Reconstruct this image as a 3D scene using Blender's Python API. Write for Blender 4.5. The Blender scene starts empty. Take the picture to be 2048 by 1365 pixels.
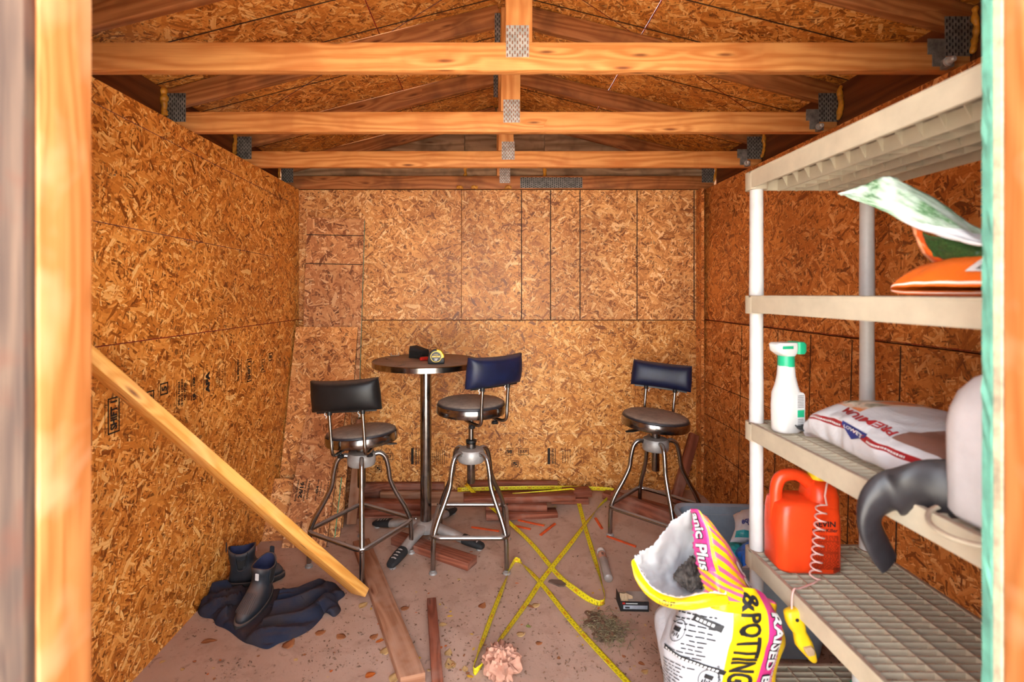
import bpy, bmesh, math, random
from mathutils import Vector, Matrix, noise, Euler
R = math.radians
random.seed(7)
scn = bpy.context.scene
C = scn.collection
# ------------------------------------------------------------------ camera, light, exposure
F = 983.0; VX, VY = 978.0, 587.0; HC = 1.405
cd = bpy.data.cameras.new('camera'); cam = bpy.data.objects.new('camera', cd); C.objects.link(cam)
cam.location = (0, 0, HC); cam.rotation_euler = (R(90), 0, 0)
cd.sensor_width = 36; cd.sensor_fit = 'HORIZONTAL'; cd.lens = F / 2048 * 36
cd.shift_x = (1024 - VX) / 2048; cd.shift_y = (VY - 682.5) / 2048; cd.clip_start = 0.02
cd.dof.use_dof = True; cd.dof.focus_distance = 2.7; cd.dof.aperture_fstop = 2.4
scn.camera = cam
w = bpy.data.worlds.new('sky'); scn.world = w; w.use_nodes = True
bg = w.node_tree.nodes['Background']; bg.inputs[1].default_value = 3.4
_tc_ = w.node_tree.nodes.new('ShaderNodeTexCoord'); _sp = w.node_tree.nodes.new('ShaderNodeSeparateXYZ'); _rp = w.node_tree.nodes.new('ShaderNodeValToRGB')
w.node_tree.links.new(_tc_.outputs['Generated'], _sp.inputs[0]); w.node_tree.links.new(_sp.outputs[2], _rp.inputs[0]); w.node_tree.links.new(_rp.outputs[0], bg.inputs[0])
_rp.color_ramp.elements[0].position = 0.0; _rp.color_ramp.elements[0].color = (1.0, 0.98, 0.95, 1)      # hazy bright horizon
_rp.color_ramp.elements[1].position = 0.8; _rp.color_ramp.elements[1].color = (0.42, 0.5, 0.62, 1)     # bluer zenith
sd = bpy.data.lights.new('sun', 'SUN'); sd.energy = 13.0; sd.angle = R(0.6); sd.color = (1.0, 0.95, 0.86)
sun = bpy.data.objects.new('sun', sd); C.objects.link(sun)
sun.location = (2, 4, 6); sun.rotation_euler = Vector((-0.30, -0.30, -1.0)).to_track_quat('-Z', 'Y').to_euler()
vs = scn.view_settings
vs.view_transform = 'Standard'; vs.look = 'None'; vs.gamma = 1.0; vs.use_curve_mapping = False; vs.exposure = 1.85

# ------------------------------------------------------------------ pixel -> world helpers (a pixel gives a direction; depth from what it touches)
def ss(a, b, t):
    t = max(0, min(1, (t - a) / (b - a))); return t * t * (3 - 2 * t)
def fz(x, y): return 0.07 * ss(-0.3, 0.9, x) * ss(2.3, 3.3, y)
def P(px, py, d): return Vector(((px - VX) * d / F, d, HC - (py - VY) * d / F))
def HP(px, py, z):
    return P(px, py, (HC - z) * F / (py - VY))
def FP(px, py, h=0.0):
    z = h
    for _ in range(8):
        p = HP(px, py, z); z = fz(p.x, p.y) + h
    return HP(px, py, z)
def LW(px, py, X=-1.288): return P(px, py, X * F / (px - VX))

# ------------------------------------------------------------------ mesh helpers
def wm(o):
    m = o.matrix_basis.copy()
    while o.parent: o = o.parent; m = o.matrix_basis @ m
    return m
def link(o, parent=None, M=None):
    C.objects.link(o)
    M = M or Matrix()
    if parent: o.parent = parent; o.matrix_basis = wm(parent).inverted() @ M
    else: o.matrix_basis = M
    return o
def T(o, label=None, cat=None, group=None, kind=None):
    if label: o['label'] = label
    if cat: o['category'] = cat
    if group: o['group'] = group
    if kind: o['kind'] = kind
    return o
def thing(name, label, cat, loc=(0, 0, 0), rz=0, group=None, M=None):
    o = bpy.data.objects.new(name, None); o.empty_display_size = 0.05
    link(o, None, M or (Matrix.Translation(loc) @ Matrix.Rotation(rz, 4, 'Z')))
    return T(o, label, cat, group)
def join(*parts):
    V, Fc = [], []
    for v, f in parts:
        n = len(V); V += [Vector(a) for a in v]; Fc += [tuple(i + n for i in q) for q in f]
    return V, Fc
def xf(vf, M): return [M @ Vector(v) for v in vf[0]], vf[1]
def tr(vf, x, y, z): return xf(vf, Matrix.Translation((x, y, z)))
def box(x0, x1, y0, y1, z0, z1):
    v = [(x, y, z) for z in (z0, z1) for y in (y0, y1) for x in (x0, x1)]
    return [Vector(a) for a in v], [(0, 2, 3, 1), (4, 5, 7, 6), (0, 1, 5, 4), (2, 6, 7, 3), (0, 4, 6, 2), (1, 3, 7, 5)]
def loft(rings, cap0=True, cap1=True, closed=True):
    n = len(rings[0]); V = [Vector(p) for r in rings for p in r]; Fc = []
    for i in range(len(rings) - 1):
        for j in range(n if closed else n - 1):
            k = (j + 1) % n
            Fc.append((i * n + j, i * n + k, (i + 1) * n + k, (i + 1) * n + j))
    if cap0: Fc.append(tuple(range(n - 1, -1, -1)))
    if cap1: Fc.append(tuple((len(rings) - 1) * n + j for j in range(n)))
    return V, Fc
def lathe(prof, n=24, cap0=True, cap1=True):
    return loft([[(r * math.cos(2 * math.pi * j / n), r * math.sin(2 * math.pi * j / n), z) for j in range(n)] for r, z in prof], cap0, cap1)
def cr(a, b, c, d, t):
    return 0.5 * ((2 * b) + (c - a) * t + (2 * a - 5 * b + 4 * c - d) * t * t + (3 * b - a - 3 * c + d) * t ** 3)
def spline(pts, k=8):
    pts = [Vector(p) for p in pts]; out = []
    for i in range(len(pts) - 1):
        a = pts[i - 1] if i else 2 * pts[0] - pts[1]; d = pts[i + 2] if i + 2 < len(pts) else 2 * pts[-1] - pts[-2]
        for j in range(k): out.append(cr(a, pts[i], pts[i + 1], d, j / k))
    return out + [pts[-1]]
def tube(path, r, n=10, cap=True, closed=False):
    path = [Vector(p) for p in path]; m = len(path); rings = []
    rr = r if isinstance(r, (list, tuple)) else [r] * m
    nrm = None
    for i in range(m):
        if closed: t = path[(i + 1) % m] - path[i - 1]
        else: t = path[min(i + 1, m - 1)] - path[max(i - 1, 0)]
        t.normalize()
        if nrm is None:
            nrm = t.orthogonal().normalized()
        nrm = (nrm - t * nrm.dot(t)).normalized(); b = t.cross(nrm)
        rings.append([path[i] + (nrm * math.cos(2 * math.pi * j / n) + b * math.sin(2 * math.pi * j / n)) * rr[i] for j in range(n)])
    if closed: rings.append(rings[0])
    return loft(rings, cap and not closed, cap and not closed)
def rrect(w, h, r, k=4, cx=0, cy=0):
    out = []
    for sx, sy, a0 in ((1, 1, 0), (-1, 1, 90), (-1, -1, 180), (1, -1, 270)):
        for i in range(k + 1):
            a = R(a0 + 90 * i / k)
            out.append((cx + sx * (w / 2 - r) + r * math.cos(a), cy + sy * (h / 2 - r) + r * math.sin(a)))
    return out
def build(name, vf, mats, parent=None, M=None, smooth=False, bevel=0, seg=1, uvs=None, ang=40, fm=None, local=True, recalc=True):
    """ONE mesh object; vf in the frame of M (world frame of the object)"""
    me = bpy.data.meshes.new(name)
    me.from_pydata([tuple(v) for v in vf[0]], [], vf[1])
    if fm:
        for p, m_ in zip(me.polygons, fm): p.material_index = m_
    for m_ in (mats if isinstance(mats, (list, tuple)) else [mats]): me.materials.append(m_)
    bm = bmesh.new(); bm.from_mesh(me)
    if recalc: bmesh.ops.recalc_face_normals(bm, faces=bm.faces)
    if bevel: bmesh.ops.bevel(bm, geom=bm.edges[:], offset=bevel, segments=seg, affect='EDGES', profile=0.5)
    ul = bm.loops.layers.uv.new('uv')
    for f in bm.faces:
        n = f.normal; ax = max(range(3), key=lambda i: abs(n[i])); f.smooth = smooth
        for l in f.loops:
            c = l.vert.co
            if uvs and not bevel: l[ul].uv = uvs[l.vert.index]
            else: l[ul].uv = (c.y, c.z) if ax == 0 else ((c.x, c.z) if ax == 1 else (c.x, c.y))
    bm.to_mesh(me); bm.free()
    if smooth and ang: me.set_sharp_from_angle(angle=R(ang))
    o = bpy.data.objects.new(name, me)
    return link(o, parent, M)
def again(o, parent=None, M=None):
    c = o.copy(); c.parent = None; C.objects.link(c)
    if parent: c.parent = parent; c.matrix_basis = wm(parent).inverted() @ M
    else: c.matrix_basis = M
    return c
def basis(p0, p1, up=(0, 0, 1), roll=0):
    x = (Vector(p1) - Vector(p0)); L = x.length; x.normalize(); up = Vector(up)
    y = up.cross(x).normalized(); z = x.cross(y)
    M = Matrix((x, y, z)).transposed().to_4x4(); M.translation = p0
    return M @ Matrix.Rotation(roll, 4, 'X'), L
def lumber(name, p0, p1, w, t, mat, parent=None, up=(0, 0, 1), roll=0, bev=0.003, cuts=(0, 0)):
    """board from p0 to p1: local x runs along it, w across, t thick; centred on the axis"""
    M, L = basis(p0, p1, up, roll)
    v, f = box(0, L, -w / 2, w / 2, -t / 2, t / 2)
    for a in v:                                   # angled end cuts
        if a.x > L / 2: a.x += cuts[1] * a.y
        else: a.x += cuts[0] * a.y
    return build(name, (v, f), mat, parent, M, bevel=bev, seg=2, smooth=True, ang=50)
def ribgrid(nu, nv): return [(j * nu + i, j * nu + i + 1, (j + 1) * nu + i + 1, (j + 1) * nu + i) for j in range(nv - 1) for i in range(nu - 1)]
class Sheet:
    """smooth surface through a grid of control points; u along a row, v down the rows"""
    def __init__(s, ctrl, wr=0, ws=12, seed=0):
        s.c = [[Vector(p) for p in r] for r in ctrl]; s.wr, s.ws, s.seed = wr, ws, seed
    def raw(s, u, v):
        nr, nc = len(s.c), len(s.c[0])
        def ev(row, t):
            t = t * (nc - 1); i = max(0, min(nc - 2, int(math.floor(t)))); f = t - i
            g = lambda k: row[k] if 0 <= k < nc else (2 * row[0] - row[1] if k < 0 else 2 * row[-1] - row[-2])
            return cr(g(i - 1), g(i), g(i + 1), g(i + 2), f)
        t = v * (nr - 1); i = max(0, min(nr - 2, int(math.floor(t)))); f = t - i
        rows = {}
        def g(k):
            k2 = max(0, min(nr - 1, k))
            if k2 not in rows: rows[k2] = ev(s.c[k2], u)
            if k == k2: return rows[k2]
            a, b = (0, 1) if k < 0 else (nr - 1, nr - 2)
            for q in (a, b):
                if q not in rows: rows[q] = ev(s.c[q], u)
            return 2 * rows[a] - rows[b]
        return cr(g(i - 1), g(i), g(i + 1), g(i + 2), f)
    def nrm(s, u, v):
        e = 0.01
        n = (s.raw(u + e, v) - s.raw(u - e, v)).cross(s.raw(u, v + e) - s.raw(u, v - e))
        return n.normalized() if n.length > 1e-12 else Vector((0, 0, 1))
    def __call__(s, u, v, off=0):
        p = s.raw(u, v)
        if s.wr or off:
            n = s.nrm(u, v)
            q = 0
            if s.wr:
                a = Vector((u * s.ws + s.seed * 7.3, v * s.ws, s.seed))
                q = s.wr * (noise.noise(a) + 0.5 * noise.noise(a * 2.3))
            p = p + n * (q + off)
        return p
    def mesh(s, nu, nv):
        V = [s(i / (nu - 1), j / (nv - 1)) for j in range(nv) for i in range(nu)]
        uv = [(i / (nu - 1), j / (nv - 1)) for j in range(nv) for i in range(nu)]
        return (V, ribgrid(nu, nv)), uv
    def build(s, name, mats, parent=None, nu=32, nv=32, thick=0.0015, flip=1, jag=None, **k):
        vf, uv = s.mesh(nu, nv)
        if jag:                                   # torn edge
            rj = random.Random(nu)
            for q in range(nu if jag[0] == 'v0' else nv):
                i0 = q if jag[0] == 'v0' else q * nu; i1 = q + nu if jag[0] == 'v0' else q * nu + 1
                dv = (vf[0][i0] - vf[0][i1]).normalized() * jag[1]; vf[0][i0] += dv * (1.5 * noise.noise(Vector((q * .41, nu, 0))) + rj.uniform(-.45, .45))
        o = build(name, vf, mats, parent, uvs=uv, smooth=True, ang=0, **k)
        if thick:
            m = o.modifiers.new('thickness', 'SOLIDIFY'); m.thickness = thick; m.offset = -flip
        return o
_tc = {}
def text2d(txt, size=1.0, bold=0.0, maxlen=None, align='CENTER', shear=0):
    key = (txt, bold, shear)
    if key not in _tc:
        cu = bpy.data.curves.new('t', 'FONT'); cu.body = txt; cu.size = 1; cu.offset = bold; cu.resolution_u = 3; cu.shear = shear
        ob = bpy.data.objects.new('t', cu); C.objects.link(ob)
        dg = bpy.context.evaluated_depsgraph_get(); dg.update()
        me = bpy.data.meshes.new_from_object(ob.evaluated_get(dg))
        _tc[key] = ([v.co.copy() for v in me.vertices], [tuple(p.vertices) for p in me.polygons])
        bpy.data.objects.remove(ob); bpy.data.curves.remove(cu); bpy.data.meshes.remove(me)
    v, f = _tc[key]
    if not v: return [], []
    x0, x1 = min(a.x for a in v), max(a.x for a in v); y0, y1 = min(a.y for a in v), max(a.y for a in v)
    hgt = max(y1 - y0, 1e-6)
    cx = (x0 + x1) / 2 if align == 'CENTER' else x0
    V = [Vector(((a.x - cx) * size / hgt, (a.y - (y0 + y1) / 2) * size / hgt, 0)) for a in v]
    if maxlen:
        bm = bmesh.new(); vs_ = [bm.verts.new(a) for a in V]
        for q in f:
            try: bm.faces.new([vs_[i] for i in q])
            except ValueError: pass
        bmesh.ops.triangulate(bm, faces=bm.faces)
        for _ in range(4):
            e = [q for q in bm.edges if q.calc_length() > maxlen]
            if not e: break
            bmesh.ops.subdivide_edges(bm, edges=e, cuts=1); bmesh.ops.triangulate(bm, faces=bm.faces)
        bm.verts.index_update()
        out = [a.co.copy() for a in bm.verts], [tuple(x.index for x in q.verts) for q in bm.faces]; bm.free(); return out
    return V, list(f)
def textw(txt, height, width, bold=0.0, maxlen=None):
    """text scaled to a height and a width"""
    v, f = text2d(txt, height, bold, maxlen)
    x = max(abs(a.x) for a in v) * 2
    return [Vector((a.x * width / x, a.y, 0)) for a in v], f
def rect2d(x0, x1, y0, y1, nx=1, ny=1):
    V = [Vector((x0 + (x1 - x0) * i / nx, y0 + (y1 - y0) * j / ny, 0)) for j in range(ny + 1) for i in range(nx + 1)]
    return V, ribgrid(nx + 1, ny + 1)
def frame2d(x0, x1, y0, y1, t):
    return join(rect2d(x0, x1, y0, y0 + t), rect2d(x0, x1, y1 - t, y1), rect2d(x0, x0 + t, y0, y1), rect2d(x1 - t, x1, y0, y1))
def disc2d(cx, cy, r, n=20): return [Vector((cx + r * math.cos(6.2832 * i / n), cy + r * math.sin(6.2832 * i / n), 0)) for i in range(n)], [tuple(range(n))]
def ring2d(cx, cy, r, t, n=24): return loft([[(cx + q * math.cos(6.2832 * i / n), cy + q * math.sin(6.2832 * i / n), 0) for i in range(n)] for q in (r - t, r)], False, False)
def mv(vf, x, y, rot=0): return xf(vf, Matrix.Translation((x, y, 0)) @ Matrix.Rotation(rot, 4, 'Z'))
def onto(surf, vf, off=0.0015):
    """lay flat marks (x=u, y=v of the surface) on a surface"""
    return [surf(a.x, a.y, off) for a in vf[0]], vf[1]
# ------------------------------------------------------------------ procedural materials
def lin(c):
    return tuple(((x / 255) / 12.92 if x / 255 <= 0.04045 else ((x / 255 + 0.055) / 1.055) ** 2.4) for x in c) + (1,)
class NT:
    def __init__(s, name):
        s.m = bpy.data.materials.new(name); s.m.use_nodes = True; s.t = s.m.node_tree; s.t.nodes.clear()
        s.out = s.n('ShaderNodeOutputMaterial'); s.b = s.n('ShaderNodeBsdfPrincipled'); s.l(s.b.outputs[0], s.out.inputs[0])
    def n(s, typ, **k):
        a = s.t.nodes.new(typ)
        for q, v in k.items(): setattr(a, q, v)
        return a
    def l(s, a, b): s.t.links.new(a, b)
    def put(s, sock, v):
        if hasattr(v, 'links'): s.l(v, sock)
        else: sock.default_value = v
    def math(s, op, a, b=0.0, c=0.0, clamp=False):
        m = s.n('ShaderNodeMath', operation=op, use_clamp=clamp)
        for i, v in enumerate((a, b, c)): s.put(m.inputs[i], v)
        return m.outputs[0]
    def vm(s, op, a, b=(0, 0, 0)):
        m = s.n('ShaderNodeVectorMath', operation=op); s.put(m.inputs[0], a); s.put(m.inputs[1], b); return m.outputs[0]
    def mix(s, f, a, b, mode='MIX'):
        m = s.n('ShaderNodeMix', data_type='RGBA', blend_type=mode)
        s.put(m.inputs[0], f); s.put(m.inputs[6], a); s.put(m.inputs[7], b); return m.outputs[2]
    def mixv(s, f, a, b):
        m = s.n('ShaderNodeMix', data_type='VECTOR'); s.put(m.inputs[0], f); s.put(m.inputs[4], a); s.put(m.inputs[5], b); return m.outputs[1]
    def noise(s, vec, scale, detail=3, rough=0.55, dist=0, dim='3D'):
        a = s.n('ShaderNodeTexNoise', noise_dimensions=dim); s.l(vec, a.inputs['Vector'])
        a.inputs['Scale'].default_value = scale; a.inputs['Detail'].default_value = detail; a.inputs['Roughness'].default_value = rough; a.inputs['Distortion'].default_value = dist
        return a.outputs[0]
    def ramp(s, f, stops, interp='LINEAR'):
        a = s.n('ShaderNodeValToRGB'); cr_ = a.color_ramp; cr_.interpolation = interp
        while len(cr_.elements) < len(stops): cr_.elements.new(0.5)
        for e, (p, c) in zip(cr_.elements, stops): e.position = p; e.color = c if len(c) == 4 else c + (1,)
        s.l(f, a.inputs[0]); return a.outputs[0]
    def mapr(s, f, a, b, c=0.0, d=1.0):
        m = s.n('ShaderNodeMapRange'); s.put(m.inputs[0], f)
        for i, v in enumerate((a, b, c, d)): m.inputs[i + 1].default_value = v
        return m.outputs[0]
    def uv(s): return s.n('ShaderNodeUVMap', uv_map='uv').outputs[0]
    def obj(s): return s.n('ShaderNodeTexCoord').outputs['Object']
    def rnd(s): return s.n('ShaderNodeObjectInfo').outputs['Random']
    def mapping(s, vec, loc=(0, 0, 0), rot=(0, 0, 0), sc=(1, 1, 1)):
        m = s.n('ShaderNodeMapping'); s.l(vec, m.inputs[0])
        m.inputs[1].default_value = loc; m.inputs[2].default_value = rot; m.inputs[3].default_value = sc; return m.outputs[0]
    def bump(s, h, strength=0.3, dist=0.002):
        a = s.n('ShaderNodeBump'); a.inputs['Strength'].default_value = strength; a.inputs['Distance'].default_value = dist
        s.l(h, a.inputs['Height']); s.l(a.outputs[0], s.b.inputs['Normal'])
    def set(s, **k):
        for q, v in k.items(): s.put(s.b.inputs[q.replace('_', ' ')], v)
        return s
GREY = lambda v: (v, v, v, 1)
def osb(name, pal, rough=0.5, big=1.0, blotch=0.25, contrast=1.0, along=0.0):
    """oriented strand board: overlapping flakes; each flake takes the top one of several layers"""
    s = NT(name); uv = s.uv(); off = s.math('MULTIPLY', s.rnd(), 37.0)
    cmb = s.n('ShaderNodeCombineXYZ'); s.l(off, cmb.inputs[0]); s.l(off, cmb.inputs[1])
    base = s.vm('ADD', uv, cmb.outputs[0])
    wob = s.n('ShaderNodeTexNoise', noise_dimensions='2D'); s.l(base, wob.inputs['Vector']); wob.inputs['Scale'].default_value = 9; wob.inputs['Detail'].default_value = 1
    base = s.vm('ADD', base, s.vm('MULTIPLY', s.vm('SUBTRACT', wob.outputs[1], (0.5, 0.5, 0.5)), (0.02, 0.02, 0)))
    best = col = vec = dst = None
    layers = [(0.12, 9, 34, 0.93), (1.0, 11, 48, 0.96), (2.3, 12, 56, 0.97), (0.6, 17, 85, 0.98), (2.75, 19, 80, 1.0), (1.6, 24, 130, 0.97), (0.3, 34, 170, 0.98), (2.05, 30, 140, 0.97)]
    for k, (a, sx, sy, pr) in enumerate(layers):
        v = s.mapping(s.mapping(base, (k * 3.7, k * 1.9, 0), (0, 0, a + along)), sc=(sx / big, sy / big, 1))
        vo = s.n('ShaderNodeTexVoronoi', voronoi_dimensions='2D', distance='CHEBYCHEV'); s.l(v, vo.inputs['Vector']); vo.inputs['Scale'].default_value = 1
        sp = s.n('ShaderNodeSeparateColor'); s.l(vo.outputs['Color'], sp.inputs[0])
        # flake ends are ragged: pieces end well inside their cell
        pri = s.math('SUBTRACT', s.math('MULTIPLY', sp.outputs[0], pr), s.mapr(vo.outputs['Distance'], 0.3, 0.62, 0, 0.5))
        if best is None: best, col, vec, dst = pri, sp.outputs[1], v, vo.outputs['Distance']
        else:
            f = s.math('GREATER_THAN', pri, best)
            col = s.math('ADD', s.math('MULTIPLY', col, s.math('SUBTRACT', 1.0, f)), s.math('MULTIPLY', sp.outputs[1], f))
            dst = s.math('ADD', s.math('MULTIPLY', dst, s.math('SUBTRACT', 1.0, f)), s.math('MULTIPLY', vo.outputs['Distance'], f))
            vec = s.mixv(f, vec, v); best = s.math('MAXIMUM', best, pri)
    gr = s.noise(s.vm('MULTIPLY', vec, (0.5, 6, 1)), 1.0, 2, 0.6, 0, '2D')
    t = s.math('ADD', col, s.math('MULTIPLY', s.math('SUBTRACT', gr, 0.5), 0.35))
    c = s.ramp(t, pal)
    blot = s.noise(base, 1.6, 3, 0.6, 0.3, '2D')
    c = s.mix(s.mapr(blot, 0.35, 0.7, 0, blotch), c, lin((120, 66, 30)), 'MULTIPLY')
    edge = s.mapr(best, 0.42, 0.6, 0.75, 0.0)                     # gaps between flakes
    c = s.mix(s.math('MULTIPLY', edge, contrast), c, lin((84, 40, 14)))
    fine = s.noise(s.vm('MULTIPLY', base, (1, 1, 1)), 130, 2, 0.7, 0.6, '2D')
    c = s.mix(s.mapr(fine, 0.66, 0.74, 0, 0.55), c, lin((60, 28, 10)))
    h = s.math('ADD', best, s.math('MULTIPLY', gr, 0.15))
    s.bump(h, 0.35, 0.0015)
    s.set(Base_Color=c, Roughness=s.mapr(col, 0, 1, rough - 0.08, rough + 0.12), Specular_IOR_Level=0.35)
    return s.m
def wood(name, light, dark, rough=0.6, knots=True, stain=None, stainf=0.5, ring=26):
    s = NT(name); uv = s.uv(); cmb = s.n('ShaderNodeCombineXYZ'); r = s.math('MULTIPLY', s.rnd(), 53.0)
    s.l(r, cmb.inputs[0]); s.l(r, cmb.inputs[1]); v = s.vm('ADD', uv, cmb.outputs[0])
    kn = s.n('ShaderNodeTexVoronoi', voronoi_dimensions='2D'); s.l(s.mapping(v, sc=(3.2, 16, 1)), kn.inputs['Vector']); kn.inputs['Scale'].default_value = 1
    ksep = s.n('ShaderNodeSeparateColor'); s.l(kn.outputs['Color'], ksep.inputs[0])
    has = s.math('GREATER_THAN', ksep.outputs[0], 0.72 if knots else 2.0)
    kd = s.math('MULTIPLY', s.mapr(kn.outputs['Distance'], 0.0, 0.42, 1, 0), has)
    warp = s.noise(s.mapping(v, sc=(1.3, 9, 1)), 1.0, 2, 0.5, 0, '2D')
    coord = s.math('ADD', s.math('MULTIPLY', warp, 1.0), s.math('MULTIPLY', kd, 0.35))
    sep = s.n('ShaderNodeSeparateXYZ'); s.l(v, sep.inputs[0])
    g = s.math('SINE', s.math('MULTIPLY', s.math('ADD', coord, s.math('MULTIPLY', sep.outputs[1], 7.0)), ring))
    fine = s.noise(s.mapping(v, sc=(6, 260, 1)), 1.0, 2, 0.7, 0, '2D')
    f = s.math('ADD', s.math('MULTIPLY', s.mapr(g, -1, 1), 0.38), s.math('ADD', s.math('MULTIPLY', fine, 0.42), s.math('MULTIPLY', s.noise(s.mapping(v, sc=(1.2, 14, 1)), 1.0, 3, 0.6, 0, '2D'), 0.3)))
    c = s.ramp(f, [(0.15, lin(light)), (0.85, lin(dark))])
    c = s.mix(s.mapr(kd, 0.72, 0.93, 0, 0.85), c, lin((92, 40, 16)))
    pat = s.noise(v, 4.5, 3, 0.6, 0.2, '2D')
    if stain: c = s.mix(s.mapr(pat, 0.48, 0.66, 0, stainf), c, lin(stain))
    s.bump(s.math('ADD', fine, s.math('MULTIPLY', g, 0.2)), 0.2, 0.001)
    s.set(Base_Color=c, Roughness=rough, Specular_IOR_Level=0.3)
    return s.m
def plain(name, c, rough=0.5, metal=0.0, var=0.12, vs_=14, dust=None, dustf=0.6, dustn=None, bump=0.0, bs=60, spec=0.5, trans=0.0, sss=0.0, coat=0.0, c2=None):
    """single-material finish with slight mottling; dust settles on upward faces"""
    s = NT(name); o = s.obj(); n = s.noise(o, vs_, 4, 0.6)
    d = c2 or tuple(x * (1 - var * 2) for x in c)
    col = s.mix(s.mapr(n, 0.35, 0.7), lin(c), lin(d)); ro = rough
    met = metal
    if dust:
        ge = s.n('ShaderNodeNewGeometry'); sp = s.n('ShaderNodeSeparateXYZ'); s.l(ge.outputs['Normal'], sp.inputs[0])
        lo, hi = dustn or (0.25, 0.9)
        df = s.math('MULTIPLY', s.mapr(sp.outputs[2], lo, hi, 0, dustf), s.mapr(s.noise(o, 30, 3, 0.7), 0.25, 0.6, 0.55, 1.0), clamp=True)
        col = s.mix(df, col, lin(dust)); ro = s.math('ADD', s.math('MULTIPLY', df, 0.9 - rough), rough)
        if metal: met = s.math('MULTIPLY', s.math('SUBTRACT', 1.0, df), metal)
    if bump: s.bump(s.noise(o, bs, 4, 0.6), bump, 0.002)
    s.set(Base_Color=col, Roughness=ro, Metallic=met, Specular_IOR_Level=spec)
    if trans: s.set(Transmission_Weight=trans)
    if coat: s.set(Coat_Weight=coat, Coat_Roughness=0.15)
    if sss: s.set(Subsurface_Weight=sss, Subsurface_Radius=(0.02, 0.02, 0.02))
    return s.m
def bands(name, stops, axis=0, rough=0.35, vec='uv', wob=0.0, crease=0.25, spec=0.5, extra=None):
    """printed film: bands of flat colour across the bag's own u or v"""
    s = NT(name); uv = s.uv(); sp = s.n('ShaderNodeSeparateXYZ'); s.l(uv, sp.inputs[0])
    t = sp.outputs[axis]
    if wob: t = s.math('ADD', t, s.math('MULTIPLY', s.math('SUBTRACT', s.noise(uv, 3, 2), 0.5), wob))
    c = s.ramp(t, [(p, lin(q)) for p, q in stops], 'CONSTANT')
    if extra: c = extra(s, c, sp, uv)
    o = s.obj(); s.bump(s.noise(o, 22, 4, 0.6, 0.8), crease, 0.01)
    s.set(Base_Color=c, Roughness=rough, Specular_IOR_Level=spec)
    return s.m
OR = [(0.0, lin((124, 68, 24))), (0.18, lin((184, 114, 46))), (0.5, lin((212, 142, 66))), (0.8, lin((228, 166, 90))), (1.0, lin((246, 206, 144)))]
def pal(f, w=0.0):
    """the palette scaled, w moves it towards a greyer tan"""
    out = []
    for p, c in OR:
        g = sum(c[:3]) / 3
        out.append((p, tuple(min(1, (c[i] * (1 - w) + (g * (1.12, 0.98, 0.86)[i]) * w) * f[i]) for i in range(3)) + (1,)))
    return out
M = {}
M['osb_left'] = osb('osb_orange', pal((1.1, 0.97, 0.74)))
M['osb_back'] = osb('osb_tan', pal((1.14, 1.1, 1.1), 0.12), blotch=0.42)
M['osb_back_low'] = osb('osb_honey', pal((1.08, 1.05, 1.0), 0.03))
M['osb_right'] = osb('osb_russet', pal((1.0, 0.76, 0.6), 0.06), blotch=0.4)
M['osb_roof'] = osb('osb_roof', pal((1.1, 0.98, 0.8)), blotch=0.3)
M['osb_loose'] = osb('osb_loose', pal((1.0, 0.88, 0.86), 0.22), big=1.25, along=0.9)
M['osb_loose2'] = osb('osb_loose_tan', pal((1.12, 1.02, 0.95), 0.12), big=1.15, along=0.4)
M['truss'] = wood('fir_orange', (232, 166, 98), (190, 112, 52), stain=(176, 100, 48), stainf=0.4)
M['truss_dark'] = wood('fir_aged', (196, 128, 76), (140, 78, 38), stain=(96, 56, 34), stainf=0.5)
M['stud'] = wood('fir_stud', (196, 130, 74), (166, 98, 46), stain=(208, 164, 122), stainf=0.5)
M['brace'] = wood('fir_new', (240, 184, 100), (214, 142, 58), stain=(238, 190, 130), stainf=0.3, ring=34)
M['redwood'] = wood('redwood', (158, 92, 66), (108, 54, 36), stain=(150, 112, 96), stainf=0.5, rough=0.75)
M['dusty_board'] = wood('dusty_board', (176, 128, 98), (138, 90, 62), stain=(172, 134, 112), stainf=0.7, rough=0.8)
M['ply_old'] = wood('ply_weathered', (186, 152, 118), (124, 92, 66), stain=(92, 70, 52), stainf=0.6, ring=14, rough=0.8)
M['ply_brown'] = wood('blocking_brown', (128, 74, 40), (84, 44, 22), ring=16, knots=False)
M['weathered'] = wood('weathered_trim', (100, 80, 66), (62, 48, 42), stain=(92, 54, 40), stainf=0.8, rough=0.85)
M['teal'] = plain('teal_edge', (100, 164, 142), 0.7, var=0.15)
M['cream'] = plain('cream_edge', (206, 188, 156), 0.8, var=0.15, vs_=30)
M['galv'] = plain('galvanised', (206, 204, 198), 0.42, 0.35, var=0.12, vs_=40)
M['galv_dark'] = plain('galvanised_dull', (138, 132, 126), 0.5, 0.3, var=0.2, vs_=40)
M['slot'] = plain('punched_slot', (150, 84, 40), 0.8)
M['foam'] = plain('foam_sealant', (222, 150, 44), 0.45, var=0.15, vs_=30, bump=0.3, bs=50)
M['chrome'] = plain('chrome', (166, 163, 160), 0.22, 1.0, var=0.06, dust=(150, 124, 108), dustf=0.75, dustn=(0.45, 0.95))
M['chrome_clean'] = plain('chrome_pole', (160, 157, 154), 0.2, 1.0, var=0.12, vs_=30)
M['alu'] = plain('cast_aluminium', (176, 172, 168), 0.45, 0.4, var=0.1, dust=(146, 122, 108), dustf=0.6)
M['vinyl_black'] = plain('vinyl_black', (26, 25, 26), 0.42, var=0.2, dust=(126, 104, 90), dustf=0.5, dustn=(0.6, 0.98), spec=0.35)
M['vinyl_navy'] = plain('vinyl_navy', (22, 30, 62), 0.42, var=0.15, dust=(120, 104, 98), dustf=0.5, dustn=(0.6, 0.98), spec=0.35)
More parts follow.
